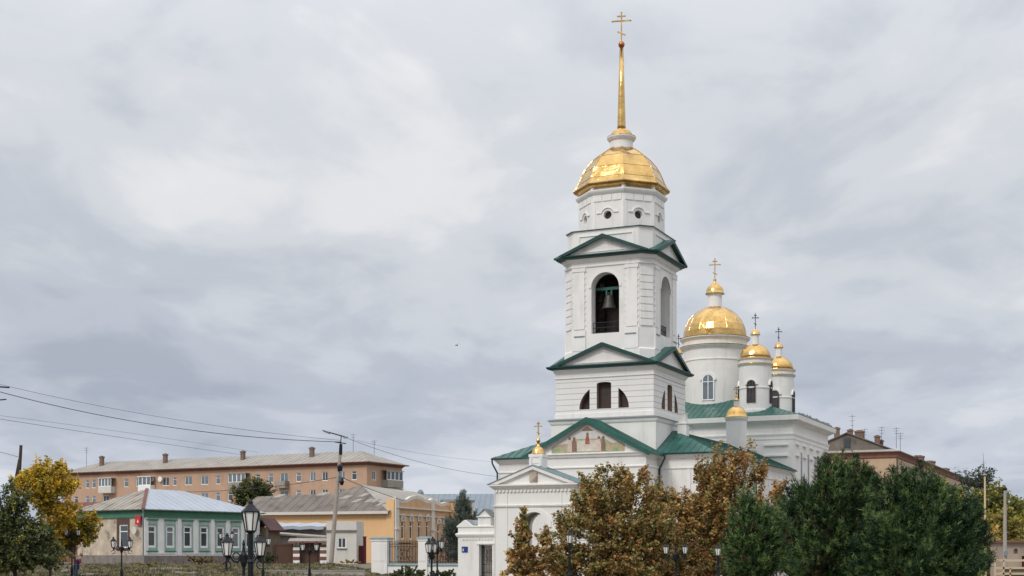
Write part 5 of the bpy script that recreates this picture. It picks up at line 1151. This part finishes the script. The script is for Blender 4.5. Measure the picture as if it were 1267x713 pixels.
tree('maple_tree', 'tall dense rusty autumn tree in front of the green refectory roof', [(878, 578, 16, 14), (938, 588, 16, 20), (905, 585, 26, 26), (918, 570, 14, 15), (895, 562, 12, 10), (925, 556, 8, 8), (890, 620, 44, 36), (850, 640, 38, 36), (828, 620, 24, 18), (872, 590, 22, 16), (905, 660, 40, 40), (850, 690, 46, 36), (935, 630, 18, 26), (900, 700, 45, 25), (840, 705, 60, 22), (870, 650, 36, 40)],
     76, 880, AUT, (.36, .20, .20, .06, .20), 740, 56000, .13, .48, .15, shell=.25)
tree('maple_tree', 'small orange-leaved tree showing between rusty tree and big pine', [(962, 610, 9, 18), (960, 640, 12, 22), (970, 600, 5, 8)], 80, 962, ['leaf_rust', 'leaf_ochre', 'leaf_red', 'leaf_brown'], (.4, .3, .1, .2), 50, 2600, .14, .32, .05, shell=.1)
tree('maple_tree', 'thin bushy autumn sapling just right of the slim brown tree', [(676, 665, 12, 14), (684, 690, 14, 16), (672, 690, 8, 12)], 68, 671, AUT, (.3, .3, .3, .1, .1), 30, 1300, .15, .34, .03, shell=.1)
tree('maple_tree', 'sparse reddish-twigged tree filling the gap between the two broad autumn trees', [(818, 615, 13, 22), (815, 645, 24, 30), (808, 680, 28, 30), (835, 670, 24, 30), (820, 705, 50, 16)], 73, 816, AUT, (.3, .25, .3, .1, .05), 240, 15000, .125, .42, .07, shell=.1)
pine('pine_tree', 'small light green pine in front of the rusty autumn tree', [(930, 660, 26, 34), (915, 690, 24, 30), (945, 690, 30, 32), (925, 632, 14, 18), (955, 655, 18, 26)], 58, 930, 4200, .28, w=(.2, .40, .38, .02), branch=80, wd=.024)
pine('pine_tree', 'large dark pine with brownish tints right beside the nave wall', [(1044, 588, 30, 20), (1040, 616, 40, 46), (1040, 588, 26, 22), (1000, 640, 34, 46), (985, 612, 15, 20), (1060, 650, 45, 50), (1020, 690, 55, 40), (985, 680, 28, 40), (1075, 615, 22, 30), (1072, 596, 10, 12), (1020, 705, 80, 22), (1060, 690, 50, 40)], 68, 1030, 11500, .36, w=(.28, .38, .24, .10), branch=170, wd=.026)
pine('pine_tree', 'broad dark green pine standing at the right of the larger pine group', [(1105, 644, 36, 44), (1108, 606, 22, 22), (1150, 630, 38, 40), (1135, 605, 24, 22), (1168, 616, 14, 16), (1185, 660, 34, 42), (1130, 690, 60, 42), (1195, 695, 36, 34), (1200, 645, 16, 20), (1090, 600, 8, 14), (1130, 705, 80, 22), (1120, 670, 60, 40)], 64, 1140, 12500, .34, w=(.32, .40, .26, .02), branch=190, wd=.026)
# background wood, right: separate trees
k = 0
for px, py, rx, ry, d, mats, w, lab in (
    (1236, 665, 34, 24, 122, ['leaf_mid', 'leaf_olive', 'leaf_ygreen'], (.5, .35, .15), 'broad dull green tree deepest behind the street lamp and mast'),
    (1172, 612, 20, 14, 115, ['leaf_ygreen', 'leaf_mid', 'leaf_olive'], (.2, .4, .4), 'olive tree crown showing just above the right pine'),
    (1195, 640, 24, 34, 110, ['leaf_ygreen', 'leaf_mid', 'leaf_olive'], (.3, .35, .35), 'olive-green tree left of the pale mast'),
    (1226, 622, 30, 22, 112, ['leaf_ygreen', 'leaf_gold', 'leaf_mid'], (.5, .06, .44), 'yellow-green tree crown behind the pale mast'),
    (1250, 632, 24, 20, 118, ['leaf_ygreen', 'leaf_mid', 'leaf_green'], (.5, .3, .2), 'mid green tree behind the round-headed street lamp'),
    (1238, 655, 26, 24, 105, ['leaf_ygreen', 'leaf_gold', 'leaf_olive'], (.35, .1, .55), 'olive and yellow tree low behind the round-headed street lamp'),
    (1262, 662, 18, 22, 108, ['leaf_ygreen', 'leaf_yellow', 'leaf_olive'], (.5, .1, .4), 'yellowish tree above the beige pavilion'),
    (1222, 680, 16, 26, 100, ['leaf_ochre', 'leaf_gold', 'leaf_brown', 'leaf_olive'], (.3, .15, .2, .35), 'orange autumn tree at the foot of the pale mast')):
    tree('deciduous_tree', lab, [(px, py, rx, ry), (px+rx*.4, py+ry*.5, rx*.8, ry), (px-rx*.4, py+ry*.6, rx*.8, ry), (px, py+ry*1.2, rx, ry*.8)], d, px, mats, w, 170, 11000, .22, .6, .14, group='trees behind the mast and street lamp', shell=.3)
tree('bare_tree', 'grey thin-leaved tree against the sky at the end of apartment block', [(1196, 590, 13, 12), (1222, 590, 13, 14), (1208, 600, 24, 14), (1210, 586, 12, 8)], 150, 1209, ['leaf_grey', 'leaf_mid'], (.75, .25), 110, 2600, .20, .7, .16, shell=.2)
# left group
tree('yellow_tree', 'bright yellow autumn tree left of the green house', [(52, 596, 32, 22), (30, 600, 12, 14), (88, 600, 10, 16), (50, 592, 24, 20), (68, 600, 20, 22), (42, 608, 18, 22), (75, 580, 12, 10), (50, 578, 12, 9), (60, 625, 24, 16), (78, 640, 20, 14), (62, 655, 14, 16), (88, 630, 12, 10)], 96, 62, ['leaf_yellow', 'leaf_gold', 'leaf_ygreen'], (.45, .35, .2), 330, 24000, .15, .55, .10, shell=.2, ground=.2)
tree('yellow_tree', 'yellow-green tree crown overlapping the peeling house wall', [(95, 652, 24, 18), (112, 650, 14, 16), (80, 668, 22, 16), (108, 668, 14, 12), (60, 672, 16, 14)], 98, 92, ['leaf_yellow', 'leaf_gold', 'leaf_ygreen', 'leaf_mid'], (.18, .27, .4, .15), 170, 12000, .15, .5, .07, shell=.2, ground=.3)
tree('green_bush_tree', 'dark green bushy tree at the left edge under the wooden pole', [(20, 625, 26, 26), (14, 600, 9, 10), (5, 650, 34, 34), (40, 660, 28, 26), (25, 680, 44, 18), (60, 672, 18, 16), (-20, 640, 34, 50), (20, 665, 50, 34), (60, 690, 30, 16), (10, 695, 60, 16)], 92, 20, ['leaf_dark', 'leaf_mid', 'leaf_green', 'leaf_ygreen'], (.32, .38, .2, .10), 420, 34000, .15, .55, .14, shell=.25, ground=.05)
tree('deciduous_tree', 'dark bushy tree in front of the brick apartment block windows', [(313, 603, 20, 14), (300, 612, 14, 10), (328, 610, 14, 11), (312, 620, 26, 12), (312, 650, 20, 24)], 175, 313, ['leaf_dark', 'leaf_mid', 'leaf_olive'], (.45, .4, .15), 200, 12000, .26, .8, .2, shell=.3, ground=.9)
pine('spruce_tree', 'blue-grey spruce behind the fence beside the brick facade', [(572, 634, 10, 18), (574, 619, 5, 9), (560, 658, 10, 16), (580, 648, 10, 14), (566, 684, 14, 16)], 128, 572, 2200, .40, mats=('needle_dark', 'spruce_blue', 'leaf_grey'), w=(.15, .55, .3), wd=.035, nb=11, cat='spruce', branch=60)
# shrubs
def shrub(label, bl, d, px, mats, w, n, ground, size=.12, cat='shrub', group='low shrubs on the bank'):
    return tree('shrub', label, bl, d, px, mats, w, max(16, n//40), n, size, .13, .02, cat, group, shell=.1, ground=ground, trunk=False)
shrub('reddish brown shrub below the white house wall, left of tall lamp', [(248, 694, 17, 6), (238, 692, 9, 5), (260, 693, 10, 6)], 113, 249, ['leaf_brown', 'leaf_dark', 'leaf_rust', 'leaf_olive'], (.4, .3, .15, .15), 1500, .8)
shrub('dark green shrub at the left end of the brown sheet fence', [(336, 690, 10, 11), (330, 693, 9, 8)], 118, 335, ['leaf_dark', 'leaf_mid'], (.6, .4), 1400, .85)
shrub('clipped dark hedge bush below the fence, left one', [(505, 709, 26, 8), (490, 711, 14, 6), (522, 711, 12, 7)], 92, 505, ['leaf_dark', 'leaf_mid', 'leaf_green', 'leaf_brown'], (.4, .35, .15, .1), 3600, 0)
shrub('clipped dark hedge bush below the fence, right one beside wicket', [(552, 710, 16, 7), (540, 711, 10, 6)], 92, 550, ['leaf_dark', 'leaf_mid', 'leaf_green'], (.5, .35, .15), 2200, 0)
shrub('low green weeds clump in front of the weathered wall foot', [(182, 699, 14, 5), (200, 701, 14, 5)], 113, 190, ['leaf_olive', 'leaf_mid', 'leaf_ygreen'], (.4, .4, .2), 900, .8)
shrub('brownish dry clump at the foot of the white outbuilding', [(432, 696, 9, 4), (442, 697, 9, 4)], 128, 437, ['leaf_olive', 'leaf_brown', 'leaf_ochre'], (.4, .4, .2), 900, .9)
shrub('bush behind the low part of fence at the pine foot', [(640, 708, 10, 6)], 100, 640, ['leaf_dark', 'leaf_mid'], (.5, .5), 500, 0)
# weeds on the bank (uncountable)
def weeds(name, n, x0, x1, y0, y1, hmin, hmax, mats, w, label):
    x = rng.uniform(x0, x1, n); y = rng.uniform(y0, y1, n); z = np.array([gh(a, b) for a, b in zip(x, y)])
    pat = np.sin(x*.8+y*.35)+np.sin(x*.33-y*.9)+rng.normal(size=n)*.6; keep = (pat > -.6) & (z > -.01); x, y, z = x[keep], y[keep], z[keep]
    nb = 7; T = np.repeat(np.arange(len(x)), nb); N_ = len(T); base = np.stack([x, y, z], 1)[T]+np.concatenate([rng.normal(size=(N_, 2))*.10, np.zeros((N_, 1))], 1)
    h = rng.uniform(hmin, hmax, len(x))[T]*rng.uniform(.5, 1.1, N_); d = np.concatenate([rng.normal(size=(N_, 2))*.4, np.ones((N_, 1))], 1); d /= np.linalg.norm(d, axis=1)[:, None]
    a = rng.uniform(0, math.pi, N_); s = np.stack([np.cos(a), np.sin(a), np.zeros(N_)], 1); wd = rng.uniform(.02, .055, N_)[:, None]
    P = np.stack([base-s*wd, base+s*wd, base+d*h[:, None]+s*wd*.4, base+d*h[:, None]-s*wd*.4], 1).reshape(-1, 3)
    W = np.array(w)/sum(w); mi = rng.choice(len(mats), len(x), p=W)[T]
    o = np_mesh(name, P, 4, mats, mi); tag(o, label, 'weeds', kind='stuff')
weeds('weeds', 12000, -44, -9, 88, 120, .06, .26, ['weed_straw', 'weed_green', 'weed_brown', 'leaf_olive', 'leaf_dark'], (.3, .25, .25, .1, .1), 'rough autumn weeds and dry grass covering the bank')
